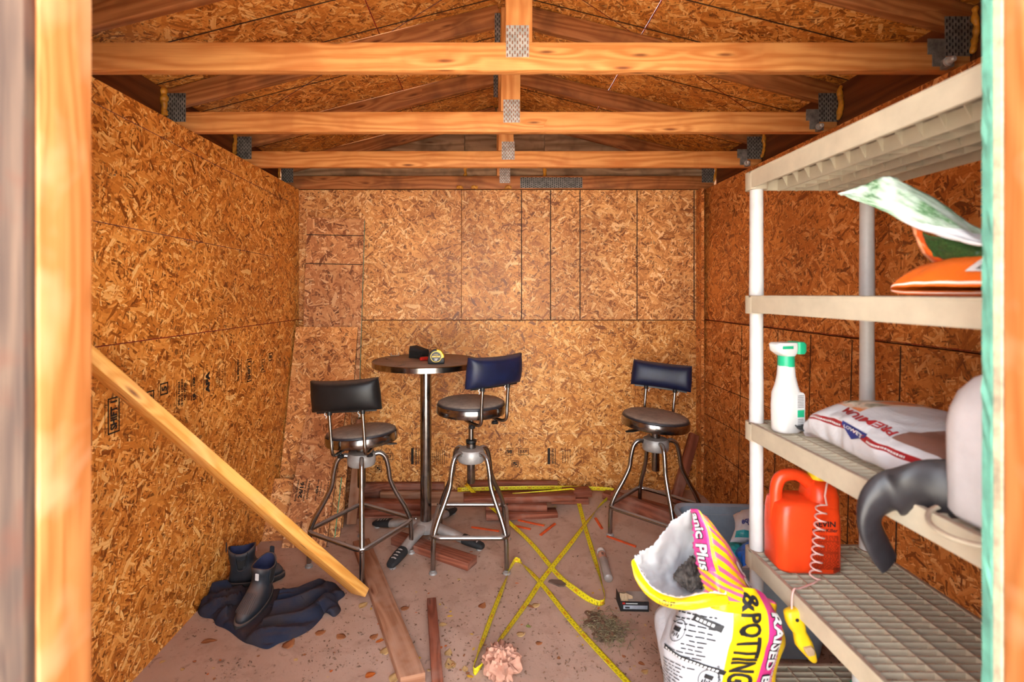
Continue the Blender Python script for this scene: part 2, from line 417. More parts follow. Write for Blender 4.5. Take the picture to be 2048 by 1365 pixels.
M['seat_dust'] = plain('seat_vinyl_dusty', (40, 38, 44), 0.5, dust=(154, 138, 124), dustf=0.95, dustn=(0.55, 0.9))
M['black'] = plain('black_plastic', (24, 24, 25), 0.45, var=0.2)
M['black_dull'] = plain('black_dull', (30, 29, 30), 0.8, var=0.2, bump=0.3)
M['ink'] = plain('stamp_ink', (34, 22, 14), 0.8, var=0.3, vs_=60)
M['ink_line'] = plain('line_ink', (66, 38, 22), 0.8, var=0.25, vs_=50)
M['chalk_red'] = plain('chalk_red', (150, 40, 30), 0.9, var=0.3, vs_=30)
M['chalk_blue'] = plain('chalk_blue', (110, 70, 90), 0.9, var=0.3, vs_=30)
M['resin'] = plain('resin_cream', (196, 184, 160), 0.5, var=0.04, dust=(140, 108, 90), dustf=0.8)
M['resin_white'] = plain('resin_post', (206, 202, 198), 0.45, var=0.03)
M['white_plastic'] = plain('white_plastic', (220, 218, 214), 0.4, var=0.03)
M['jug_white'] = plain('jug_translucent', (212, 210, 212), 0.4, var=0.04, sss=0.3)
M['green_cap'] = plain('green_cap', (34, 178, 128), 0.4, var=0.06)
M['orange_jug'] = plain('orange_jug', (240, 70, 24), 0.35, var=0.05, sss=0.15)
M['yellow_plastic'] = plain('yellow_plastic', (238, 196, 30), 0.35, var=0.06)
M['tub'] = plain('tub_grey', (136, 146, 156), 0.45, var=0.05, dust=(150, 134, 124), dustf=0.25)
M['print_black'] = plain('print_black', (24, 22, 24), 0.6)
M['print_white'] = plain('print_white', (214, 212, 210), 0.5, var=0.02)
M['print_red'] = plain('print_red', (170, 34, 40), 0.5)
M['print_blue'] = plain('print_blue', (40, 56, 130), 0.5)
M['print_darkred'] = plain('print_darkred', (96, 18, 8), 0.5)
M['red'] = plain('red_plastic', (206, 40, 28), 0.4)
M['pencil'] = plain('pencil_orange', (224, 84, 30), 0.55, var=0.1)
M['tape_y'] = plain('tape_yellow', (226, 206, 30), 0.45, var=0.08, vs_=5, dust=(190, 160, 70), dustf=0.25)
M['navy_cloth'] = plain('navy_cloth', (33, 37, 54), 0.85, c2=(56, 48, 48), vs_=9, dust=(86, 66, 60), dustf=0.35, dustn=(0.7, 1.0), bump=0.4, bs=160, spec=0.2)
M['rubber'] = plain('boot_rubber', (40, 44, 52), 0.55, var=0.15, dust=(112, 88, 76), dustf=0.75, dustn=(0.1, 0.95))
M['rubber_sole'] = plain('boot_sole', (44, 42, 44), 0.75, var=0.2, dust=(120, 96, 84), dustf=0.6)
M['navy_lining'] = plain('boot_lining', (38, 44, 80), 0.8)
M['kraft'] = plain('kraft_paper', (206, 150, 124), 0.85, var=0.1, vs_=8, bump=0.3, bs=25)
M['card'] = plain('cardboard', (190, 158, 122), 0.85, var=0.1)
M['leaf_a'] = plain('leaf_tan', (206, 172, 116), 0.7, c2=(170, 124, 70), vs_=40)
M['leaf_b'] = plain('leaf_brown', (168, 106, 62), 0.7, c2=(120, 70, 40), vs_=40)
M['leaf_c'] = plain('leaf_yellow', (216, 176, 50), 0.6, c2=(190, 130, 40), vs_=40)
M['leaf_d'] = plain('leaf_orange', (206, 108, 36), 0.65, c2=(160, 76, 30), vs_=40)
M['leaf_e'] = plain('leaf_green', (128, 140, 70), 0.65, c2=(160, 150, 80), vs_=40)
M['soil'] = plain('potting_soil', (38, 28, 23), 0.95, c2=(104, 94, 86), vs_=30, bump=1.0, bs=60)
M['straw'] = plain('dry_grass', (136, 122, 88), 0.9, c2=(96, 80, 60), vs_=20)
M['grit'] = plain('debris', (132, 96, 72), 0.9, c2=(84, 60, 46), vs_=30)
M['clear'] = plain('clear_tube', (206, 190, 180), 0.3, var=0.05, trans=0.55)
M['blue_film'] = plain('blue_film', (24, 108, 214), 0.35, var=0.15, vs_=12, bump=0.4, bs=18)
M['white_film'] = plain('white_film', (196, 195, 196), 0.32, var=0.04, vs_=10, bump=0.35, bs=14)
M['teal_film'] = plain('teal_film', (40, 186, 190), 0.35, var=0.15)
M['hose'] = plain('clear_hose', (236, 190, 180), 0.25, var=0.05, trans=0.25)
# dirt-dusted concrete floor
s = NT('dusty_floor'); o = s.obj()
n1 = s.noise(o, 1.6, 5, 0.6); n2 = s.noise(o, 9, 5, 0.65, 0.5); n3 = s.noise(o, 70, 4, 0.7); n4 = s.noise(o, 28, 4, 0.65, 0.8)
c = s.mix(s.mapr(n1, 0.3, 0.7), lin((194, 162, 142)), lin((170, 136, 116)))
c = s.mix(s.mapr(n2, 0.52, 0.72, 0, 0.55), c, lin((146, 110, 92)))
c = s.mix(s.mapr(n4, 0.6, 0.74, 0, 0.6), c, lin((84, 60, 50)))
c = s.mix(s.mapr(n3, 0.64, 0.74, 0, 0.5), c, lin((74, 54, 44)))
s.bump(s.math('ADD', s.math('MULTIPLY', n2, 0.6), s.math('MULTIPLY', n3, 0.25)), 0.45, 0.008)
s.set(Base_Color=c, Roughness=0.92, Specular_IOR_Level=0.2); M['floor'] = s.m
M['ground'] = plain('yard_ground', (214, 202, 186), 0.95, var=0.06, vs_=3)
M['osb_edge'] = plain('osb_cut_edge', (112, 70, 36), 0.85, var=0.25, vs_=60)
# ------------------------------------------------------------------ the shed
XL, YB, ZT = -1.29, 3.335, 2.11
RC, RZ, RS = 0.095, 2.69, 0.255                       # ridge x, ridge underside z, roof slope
def zr(x): return RZ - RS * abs(x - RC)
def XR(z): return 1.412 + 0.052 * z / ZT               # the right wall leans out a little
nx, ny = 60, 56
V = []
for j in range(ny):
    for i in range(nx):
        x = -1.5 + 3.2 * i / (nx - 1); y = 0.62 + 2.82 * j / (ny - 1); V.append(Vector((x, y, fz(x, y))))
T(build('floor', (V, ribgrid(nx, ny)), M['floor'], smooth=True, ang=0), 'dusty mauve brown floor strewn with dirt and leaves', kind='structure')
T(build('ground', box(-9, 9, -12, 0.62, -0.12, -0.02), M['ground']), 'pale bare ground outside the shed door', kind='structure')
# back wall
wb = T(build('wall_back', box(-1.42, 1.6, 3.352, 3.372, -0.05, ZT), M['ply_brown']), 'back wall sheathed in strand board panels', kind='structure')
def sheath(x0, x1, z0, z1, mat): return build('osb_panel', box(x0, x1, YB, YB + 0.0115, z0, z1), mat, wb, bevel=0.001)
XJ = (923 - VX) * YB / F
pA = sheath(XL, XJ - 0.0015, 1.226, ZT - 0.003, M['osb_back'])
pB = sheath(XJ + 0.0015, 1.462, 1.226, ZT - 0.003, M['osb_back'])
pC = sheath(XL, 1.445, -0.02, 1.220, M['osb_back_low'])
def backmark(vf, px, py, name, par, mat=None, rot=0):
    c = P(px, py, YB)
    m = Matrix.Translation((c.x, YB - 0.0012, c.z)) @ Matrix.Rotation(R(90), 4, 'X')
    return build(name, xf(mv(vf, 0, 0, rot), m), mat or M['ink'], par, recalc=False)
k = YB / F
lines = []
for px in (1043, 1101, 1160, 1274, 1388):
    x = (px - VX) * k; lines.append(rect2d(x - 0.0035, x + 0.0035, 1.226, ZT - 0.005))
build('nail_line', [(Vector((a.x, YB - 0.001, a.y))) for a in join(*lines)[0]] and ([Vector((a.x, YB - 0.001, a.y)) for a in join(*lines)[0]], join(*lines)[1]), M['ink_line'], pB)
# nail heads
def nail(p, axis, par):
    v = lathe([(0.0035, 0), (0.0035, 0.0008), (0.0015, 0.0014)], 8)
    rot = {'y': Matrix.Rotation(R(90), 4, 'X'), 'x': Matrix.Rotation(R(90), 4, 'Y'), '-x': Matrix.Rotation(R(-90), 4, 'Y')}[axis]
    return build('nail_head', v, M['galv_dark'], par, Matrix.Translation(p) @ rot)
for px, py in ((1066, 390), (1200, 396), (1330, 620), (980, 618), (760, 620), (820, 395)): nail(P(px, py, YB), 'y', pB if px > 923 else pA)
# stamps on the lower back panel
def tx(t, h, wd, bold=0.02): return textw(t, h, wd, bold + 0.025)
def st_box(t, w_, h_): return join(frame2d(-w_ / 2, w_ / 2, -h_ / 2, h_ / 2, 0.0035), tx(t, h_ * 0.55, w_ * 0.72))
backmark(st_box('98', 0.05, 0.05), 1019, 904, 'stamp', pC)
backmark(join(st_box('JULY', 0.07, 0.045)), 1047, 904, 'stamp', pC)
backmark(st_box('5', 0.045, 0.045), 1030, 928, 'stamp', pC)
backmark(st_box('JULY', 0.07, 0.045), 776, 914, 'stamp', pC)
backmark(st_box('5', 0.045, 0.045), 757, 938, 'stamp', pC)
def vlines(n, w_, h_, sd):
    rr = random.Random(sd); out = []
    for i in range(n):
        a = rr.uniform(0.5, 1); x = -w_ / 2 + w_ * i / max(1, n - 1)
        if rr.random() < 0.45: out.append(rect2d(x - 0.001, x + 0.001, -h_ / 2 * a, h_ / 2 * a))
        else:
            y = -h_ / 2 * a
            while y < h_ / 2 * a: l_ = rr.uniform(0.004, 0.012); out.append(rect2d(x - 0.0022, x + 0.0022, y, y + l_)); y += l_ + 0.003
    return join(*out)
tsd = join(rect2d(-0.03, -0.012, -0.055, 0.055), mv(tx('THIS SIDE DOWN', 0.016, 0.105), 0.003, 0, R(-90)), rect2d(0.02, 0.024, -0.055, 0.055))
for px in (831, 1104): backmark(tsd, px, 913, 'stamp', pC)
backmark(vlines(5, 0.05, 0.1, 3), 873, 915, 'stamp', pC); backmark(vlines(4, 0.05, 0.1, 5), 1133, 915, 'stamp', pC); backmark(vlines(3, 0.03, 0.1, 6), 889, 915, 'stamp', pC)
backmark(join(mv(tx('APA', 0.03, 0.1), 0, 0, R(-90))), 910, 918, 'stamp', pC)
backmark(rect2d(-1.1, 1.1, -0.0008, 0.0008), 1100, 868, 'chalk_line', pC, M['chalk_blue'])
# left wall
wl = T(build('wall_left', box(-1.42, XL - 0.014, 0.66, 3.36, -0.05, ZT - 0.002), M['ply_brown']), 'left wall sheathed in orange strand board', kind='structure')
lU = build('osb_panel', box(XL - 0.0125, XL, 0.75, YB, 1.229, ZT), M['osb_left'], wl, bevel=0.001)
lL = build('osb_panel', box(XL - 0.0125, XL, 0.75, YB, -0.03, 1.2265), M['osb_left'], wl, bevel=0.001)
def leftmark(vf, y, z, name, par, mat=None):     # x of the mark runs along +y, y of it up
    return build(name, [Vector((XL + 0.0011, y + a.x, z + a.y)) for a in vf[0]] and ([Vector((XL + 0.0011, y + a.x, z + a.y)) for a in vf[0]], vf[1]), mat or M['ink'], par, recalc=False)
up = R(90)
def lm(px, py, vf): p = LW(px, py, XL); leftmark(vf, p.y, p.z, 'stamp', lL)
shift = join(frame2d(-0.027, 0.027, -0.062, 0.062, 0.0055), mv(tx('SHIFT 1', 0.032, 0.1, 0.03), 0, 0, up), rect2d(-0.04, -0.038, -0.065, 0.065), rect2d(0.038, 0.039, -0.05, 0.06))
lm(227, 831, shift); lm(498, 741, shift)
lm(186, 842, join(rect2d(-0.012, -0.004, -0.08, 0.08), mv(vlines(2, 0.02, 0.12, 31), -0.025, 0)))
five = join(frame2d(-0.024, 0.024, -0.024, 0.024, 0.0055), mv(tx('5', 0.03, 0.02, 0.02), 0, 0, up), rect2d(-0.036, -0.034, -0.04, 0.04))
lm(328, 778, five); lm(541, 714, five); lm(299, 795, five)
lm(363, 786, join(rect2d(-0.035, -0.033, -0.06, 0.06), rect2d(0.034, 0.036, -0.055, 0.06), mv(tx('SPACE PANELS', 0.013, 0.1), -0.018, 0, up), mv(tx('1/8 INCH AT ENDS', 0.013, 0.115), 0.002, 0, up), mv(tx('AND EDGES', 0.013, 0.075), 0.02, 0, up)))
lm(392, 772, join(rect2d(-0.036, -0.033, -0.06, 0.07), mv(tx('UP', 0.022, 0.03, 0.05), -0.014, -0.045, up), mv(tx('OSB', 0.018, 0.04, 0.03), -0.016, 0.02, up), vlines(3, 0.02, 0.1, 11)))
lm(415, 765, join(rect2d(-0.034, -0.03, -0.065, 0.065), mv(tx('APA', 0.034, 0.1, 0.05), 0, 0, up), rect2d(0.036, 0.038, -0.05, 0.05)))
lm(440, 757, join(vlines(6, 0.07, 0.11, 12), rect2d(0.045, 0.048, -0.06, 0.06)))
lm(476, 742, join(rect2d(-0.03, -0.027, -0.055, 0.055), mv(tx('THIS SIDE DOWN', 0.018, 0.11), 0, 0, up), rect2d(0.028, 0.032, -0.055, 0.055)))
lm(526, 732, join(frame2d(-0.022, 0.022, -0.037, 0.037, 0.0035), mv(tx('JULY', 0.022, 0.055, 0.02), 0, 0, up)))
lm(557, 721, vlines(4, 0.05, 0.1, 15))
leftmark(rect2d(-1.3, 1.3, -0.001, 0.002), 2.05, 1.2285, 'chalk_line', lU, M['chalk_red'])
def lchalk(a, b, par):
    A, B = LW(*a, XL), LW(*b, XL); n = Vector((0, -(B.z - A.z), B.y - A.y)).normalized() * 0.0012
    q = [A - n, B - n, B + n, A + n]
    for v in q: v.x = XL + 0.001
    build('chalk_line', (q, [(0, 1, 2, 3)]), M['chalk_blue'], par, recalc=False)
lchalk((186, 205), (572, 402), lU); lchalk((186, 442), (548, 514), lU)
for px, py in ((257, 698), (420, 655), (300, 500), (470, 560), (230, 350)): nail(LW(px, py, XL), 'x', lU if py < 690 else lL)
# right wall
wr = T(build('wall_right', box(1.485, 1.62, 0.66, 3.36, -0.05, ZT - 0.002), M['ply_brown']), 'right wall sheathed in russet strand board', kind='structure')
def rpanel(z0, z1, y0=0.75, y1=YB):
    v, f = box(0, 0.0125, y0, y1, z0, z1)
    for a in v: a.x += XR(a.z)
    return build('osb_panel', (v, f), M['osb_right'], wr, bevel=0.001)
rU = rpanel(1.229, ZT); rL = rpanel(-0.02, 1.2245)
def rline(y0, z0, y1, z1, par, w_=0.003, mat=None):
    dy, dz = y1 - y0, z1 - z0; l_ = math.hypot(dy, dz); n = (-dz / l_ * w_, dy / l_ * w_)
    q = [(y0 - n[0], z0 - n[1]), (y1 - n[0], z1 - n[1]), (y1 + n[0], z1 + n[1]), (y0 + n[0], z0 + n[1])]
    build('nail_line', ([Vector((XR(z) - 0.0012, y, z)) for y, z in q], [(0, 1, 2, 3)]), mat or M['ink_line'], par, recalc=False)
for y in (2.80, 2.45, 1.95, 2.2, 1.72, 1.36): rline(y, 0.0, y, 1.22, rL)
for z in (0.41, 0.61, 0.82): rline(1.5, z, 3.33, z, rL, 0.0018)
rline(0.9, 1.232, 3.3, 1.232, rU, 0.0015, M['chalk_red'])
T(build('trim_1', box(1.404, 1.424, 3.25, 3.333, 0.03, ZT - 0.01), M['osb_right'], bevel=0.001), 'narrow strand board strip in the back right corner', kind='structure')
# front wall and door opening
wf = T(build('wall_front', join(box(-1.42, -0.642, 0.66, 0.744, -0.05, ZT), box(0.79, 1.62, 0.65, 0.714, -0.05, ZT), box(-0.642, 0.79, 0.66, 0.744, 2.04, ZT)), M['weathered']), 'front wall around the open doorway', kind='structure')
g = [(-1.62, 2.112), (1.75, 2.112), (1.75, zr(1.75)), (RC, RZ), (-1.62, zr(-1.62))]
build('gable_board', loft([[(x, y, z) for x, z in g] for y in (0.68, 0.70)]), M['ply_brown'], wf)
lumber('door_stud', (-0.619, 0.6995, -0.04), (-0.619, 0.6995, 2.04), 0.089, 0.038, M['stud'], wf, up=(1, 0, 0))
lumber('door_trim', (-0.70, 0.6445, -0.04), (-0.70, 0.6445, 2.1), 0.019, 0.196, M['weathered'], wf, up=(1, 0, 0))
lumber('door_stud', (0.766, 0.667, -0.04), (0.766, 0.667, 2.04), 0.095, 0.038, M['stud'], wf, up=(1, 0, 0))
build('edge_strip', box(0.747, 1.46, 0.7155, 0.7288, -0.03, 2.04), M['cream'], wf, bevel=0.001)
v = [Vector((0.7455 + 0.003 * noise.noise(Vector((j * 0.9, 3, i * 5))), y, -0.03 + 2.07 * j / 90)) for j in range(91) for i, y in enumerate((0.7292, 0.736, 0.7435))]
v2 = [a + Vector((0.012, 0, 0)) for a in v]
n_ = len(v)
build('painted_panel_edge', (v + v2, ribgrid(3, 91) + [tuple(i + n_ for i in reversed(q)) for q in ribgrid(3, 91)]
      + [(j * 3 + e, (j + 1) * 3 + e, (j + 1) * 3 + e + n_, j * 3 + e + n_) for j in range(90) for e in (0, 2)]), M['teal'], wf)
build('osb_panel', box(0.759, 1.41, 0.7295, 0.743, -0.03, 2.1), M['osb_right'], wf)
build('osb_panel', box(-1.275, -0.645, 0.7455, 0.757, -0.03, 2.1), M['osb_left'], wf)
# two unseen leaves added outside, keeping sidelong daylight off the door posts
for i, (hx, a) in enumerate(((-0.84, 97), (0.93, 83))):
    m = Matrix.Translation((hx, 0.63, 0)) @ Matrix.Rotation(R(-a), 4, 'Z')
    d_ = T(build('door_%d' % (i + 1), box(0, 0.75, -0.01, 0.01, 0.02, 2.03), M['weathered'], None, m), 'wooden shed door leaf standing open outside', kind='structure')
    for x0, x1, z0, z1 in ((0.0, 0.09, 0.02, 2.03), (0.66, 0.75, 0.02, 2.03), (0.09, 0.66, 0.02, 0.11), (0.09, 0.66, 1.94, 2.03), (0.09, 0.66, 0.98, 1.07)):
        if z1 - z0 > 0.5: lumber('door_rail', m @ Vector(((x0 + x1) / 2, 0, z0)), m @ Vector(((x0 + x1) / 2, 0, z1)), 0.06, x1 - x0, M['weathered'], d_, up=m.to_3x3() @ Vector((1, 0, 0)))
        else: build('door_rail', box(x0, x1, -0.03, 0.03, z0, z1), M['weathered'], d_, m, bevel=0.002)
# roof deck
ce = T(bpy.data.objects.new('ceiling', None), 'underside of the pitched strand board roof deck', kind='structure'); link(ce)
cs = math.cos(math.atan(RS))
def deck(side, s0, s1, y0, y1):
    a = math.atan(RS) * side
    m = Matrix.Translation((RC, 0, RZ)) @ Matrix.Rotation(a, 4, 'Y')
    x0, x1 = sorted((side * s0, side * s1))
    return build('roof_panel', box(x0, x1, y0, y1, 0.0005, 0.012), M['osb_roof'], ce, m, bevel=0.0008), m
for side in (-1, 1):
    for s0, s1, ys in ((0.003, 0.592, (0.2, 1.57, 3.5)), (0.596, 1.82, (0.2, 2.17, 3.5))):
        for i in range(2): o, m = deck(side, s0, s1, ys[i] + 0.0015, ys[i + 1] - 0.0015)
    q = []
    for y in ((1.86, 2.11, 2.43, 3.02) if side < 0 else (1.87, 2.11, 2.485, 3.02)): q.append(box(min(0, side * 1.6), max(0, side * 1.6), y - 0.003, y + 0.003, -0.0009, 0.0002))
    build('nail_line', join(*q), M['ink_line'], ce, m)
    build('chalk_line', join(box(side * 0.594 - 0.0022, side * 0.594 + 0.0022, 0.8, 3.36, -0.0012, 0)), M['chalk_red'], ce, m)
    x = side * 1.05; build('chalk_line', xf(box(-1.1, 1.1, -0.0015, 0.0015, -0.0012, 0), Matrix.Translation((side * 0.8, 2.3, 0)) @ Matrix.Rotation(side * 0.5, 4, 'Z')), M['chalk_red'] if side > 0 else M['chalk_blue'], ce, m)
build('ridge_cap', loft([[(RC - 0.3, y, zr(RC - 0.3) + 0.014), (RC, y, RZ + 0.014), (RC + 0.3, y, zr(RC + 0.3) + 0.014), (RC, y, RZ + 0.03)] for y in (0.2, 3.5)]), M['black_dull'], ce)  # unseen cover added over the ridge gap to stop daylight leaking in
# gable plywood behind the last truss
wgb = T(bpy.data.objects.new('wall_gable', None), 'weathered plywood gable above the back wall', kind='structure'); link(wgb)
for x0, x1 in ((-1.62, -0.169), (-0.163, 0.376), (0.382, 1.75)):
    pts = [(x0, ZT), (x1, ZT), (x1, zr(x1))] + ([(RC, RZ)] if x0 < RC < x1 else []) + [(x0, zr(x0))]
    build('gable_panel', loft([[(x, y, z) for x, z in pts] for y in (3.374, 3.386)]), M['ply_old'], wgb)
build('outer_siding', box(-1.6, 1.75, 3.39, 3.40, -0.1, RZ), M['ply_old'], wgb)  # unseen sheet added behind the gable joints to block daylight
def foam(pts, r, par, sd):
    rr = random.Random(sd); p = spline(pts, 5)
    ra = [r * (0.55 + 0.7 * rr.random()) * (0.5 if i in (0, len(p) - 1) else 1) for i in range(len(p))]
    p = [q + Vector((rr.uniform(-.3, .3), rr.uniform(-.2, .2), rr.uniform(-.3, .3))) * r for q in p]
    o = build('foam_bead', tube(p, ra, 10), M['foam'], par, smooth=True, ang=0)
    m = o.modifiers.new('smooth', 'SUBSURF'); m.levels = 1; m.render_levels = 1
    return o
for px, sd in ((930, 1), (1088, 2)):
    x = (px - VX) * 3.374 / F
    foam([(x, 3.37, 2.13), (x + .004, 3.368, 2.2), (x, 3.368, 2.26), (x, 3.37, 2.36)], 0.014, wgb, sd)
# ------------------------------------------------------------------ trusses
def plate(par, x0, x1, z0, z1, y, mat, nx_, nz_):
    vf = [box(x0, x1, y - 0.0016, y + 0.0005, z0, z1)]; fm = [0] * 6
    dx, dz = (x1 - x0) / nx_, (z1 - z0) / nz_
    for j in range(nz_):
        for i in range(nx_):
            cx = x0 + dx * (i + .5); cz = z0 + dz * (j + .5 + (0.2 if i % 2 else -0.2))
            vf.append(box(cx - dx * .22, cx + dx * .22, y - 0.0024, y - 0.001, cz - dz * .26, cz + dz * .26)); fm += [1] * 6
    return build('connector_plate', join(*vf), [mat, M['slot'] if mat is M['galv'] else M['black_dull']], par, fm=fm)
names = ['nearest roof truss, its bottom chord the lowest beam across the picture top', 'second roof truss from the door with bright orange chord', 'third roof truss from the door, in front of the weathered gable', 'last roof truss against the gable, bearing a wide splice plate']
TD = (1.555, 2.15, 2.745, 3.328)
for i, d in enumerate(TD):
    t = thing('roof_truss', names[i], 'truss', (RC, d, ZT), group='roof trusses')
    yc = d + 0.019
    lumber('bottom_chord', (-1.405, yc, ZT + 0.0465), (1.525, yc, ZT + 0.0465), 0.038, 0.089, M['truss' if i < 3 else 'truss_dark'], t, bev=0.004)
    hh = 0.0445 / cs + 0.002
    for sd, xo in ((-1, -1.42), (1, 1.536)):
        lumber('top_chord', (xo, yc + 0.001, zr(xo) - hh), (RC + sd * 0.047, yc + 0.001, zr(RC + sd * 0.047) - hh), 0.036, 0.089, M['truss_dark'], t, bev=0.004)
    lumber('king_post', (RC, yc, ZT + 0.092), (RC, yc, RZ - 0.03), 0.085, 0.0382, M['truss'], t, up=(0, 1, 0), bev=0.003)
    kx = RC + (-0.005, 0.004, 0.012, 0.012)[i]
    plate(t, kx - 0.036, kx + 0.036, ZT + 0.042, ZT + 0.142, d - 0.001, M['galv'], 9, 5)
    plate(t, RC - 0.07, RC - 0.046, RZ - 0.19, RZ - 0.06, d - 0.002, M['galv_dark'], 3, 6)
    plate(t, -1.405, -1.325, ZT + 0.045, ZT + 0.17, d - 0.002, M['galv_dark'], 9, 6)
    plate(t, 1.44, 1.525, ZT + 0.045, ZT + 0.17, d - 0.002, M['galv_dark'], 9, 6)
    if i == 3: plate(t, 0.212, 0.632, ZT + 0.008, ZT + 0.08, d - 0.001, M['galv_dark'], 30, 5)
    else:
        br = join(box(1.385, 1.442, d - 0.004, d - 0.001, ZT + 0.05, ZT + 0.10), box(1.40, 1.442, d - 0.004, d - 0.001, ZT + 0.012, ZT + 0.052), box(1.425, 1.445, d - 0.03, d - 0.001, ZT + 0.0, ZT + 0.03))
        build('hurricane_clip', br, M['galv_dark'], t, bevel=0.001)
        build('bolt', xf(lathe([(0.014, 0), (0.014, 0.005), (0.009, 0.006), (0.009, 0.022), (0.005, 0.026)], 12), Matrix.Translation((1.422, d - 0.03, ZT + 0.014)) @ Matrix.Rotation(R(90), 4, 'X')), M['galv'], t, smooth=True)
    foam([(-1.418, d - 0.008, ZT + 0.19), (-1.413, d - 0.012, ZT + 0.15), (-1.416, d - 0.012, ZT + 0.1), (-1.412, d - 0.01, ZT + 0.07)], (0.012, 0.017, 0.012, 0.011)[i], t, 20 + i)
    foam([(1.531, d - 0.01, ZT + 0.20), (1.528, d - 0.012, ZT + 0.15), (1.53, d - 0.012, ZT + 0.1), (1.515, d - 0.014, ZT + 0.045)], (0.01, 0.012, 0.011, 0.009)[i], t, 40 + i)
    if i == 3:
        for x in (-0.2, -0.1, 0.13): foam([(x - .02, d - 0.004, ZT + 0.008), (x, d - 0.008, ZT + 0.014), (x + 0.025, d - 0.004, ZT + 0.008)], 0.012, t, int(50 + x * 20))
# blocking between the trusses
nb = 0
for sd, x in ((-1, -1.432), (1, 1.548)):
    ys = (0.72,) + TD
    for a, b in zip(ys[:-1], ys[1:]):
        nb += 1
        T(build('trim_%d' % (nb + 1), box(x - 0.01, x + 0.01, a + 0.0005, b - 0.0005, ZT, zr(x) - 0.001), M['ply_brown'], bevel=0.001), 'brown blocking board between two trusses above the %s wall' % ('left' if sd < 0 else 'right'), kind='structure')
# ------------------------------------------------------------------ bar stools
def cushion(w_, h_, t, bulge, curve):
    """upright back pad, wide in x, bowed in plan, crowned front and back"""
    n, m = 22, 12; V = []; Fc = []
    for side in (1, -1):
        for j in range(m + 1):
            for i in range(n + 1):
                u, v = 2 * i / n - 1, 2 * j / m - 1
                e = (max(0, 1 - abs(u) ** 4) * max(0, 1 - abs(v) ** 2.6)) ** 0.5
                x = u * w_ / 2 * (1 - 0.03 * v * (v > 0)); z = v * h_ / 2 * (1 - 0.05 * (1 - abs(u) ** 2)) 
                y = side * (t / 2 * (0.35 + 0.65 * e) + bulge * e) + curve * u * u
                V.append(Vector((x, y, z)))
    K = (n + 1) * (m + 1); q = ribgrid(n + 1, m + 1)
    Fc = q + [tuple(a + K for a in reversed(f)) for f in q]
    rim = [i for i in range(n + 1)] + [(j + 1) * (n + 1) - 1 for j in range(1, m + 1)] + [m * (n + 1) + i for i in range(n - 1, -1, -1)] + [j * (n + 1) for j in range(m - 1, 0, -1)]
    for a, b in zip(rim, rim[1:] + rim[:1]): Fc.append((a, b, b + K, a + K))
    return V, Fc
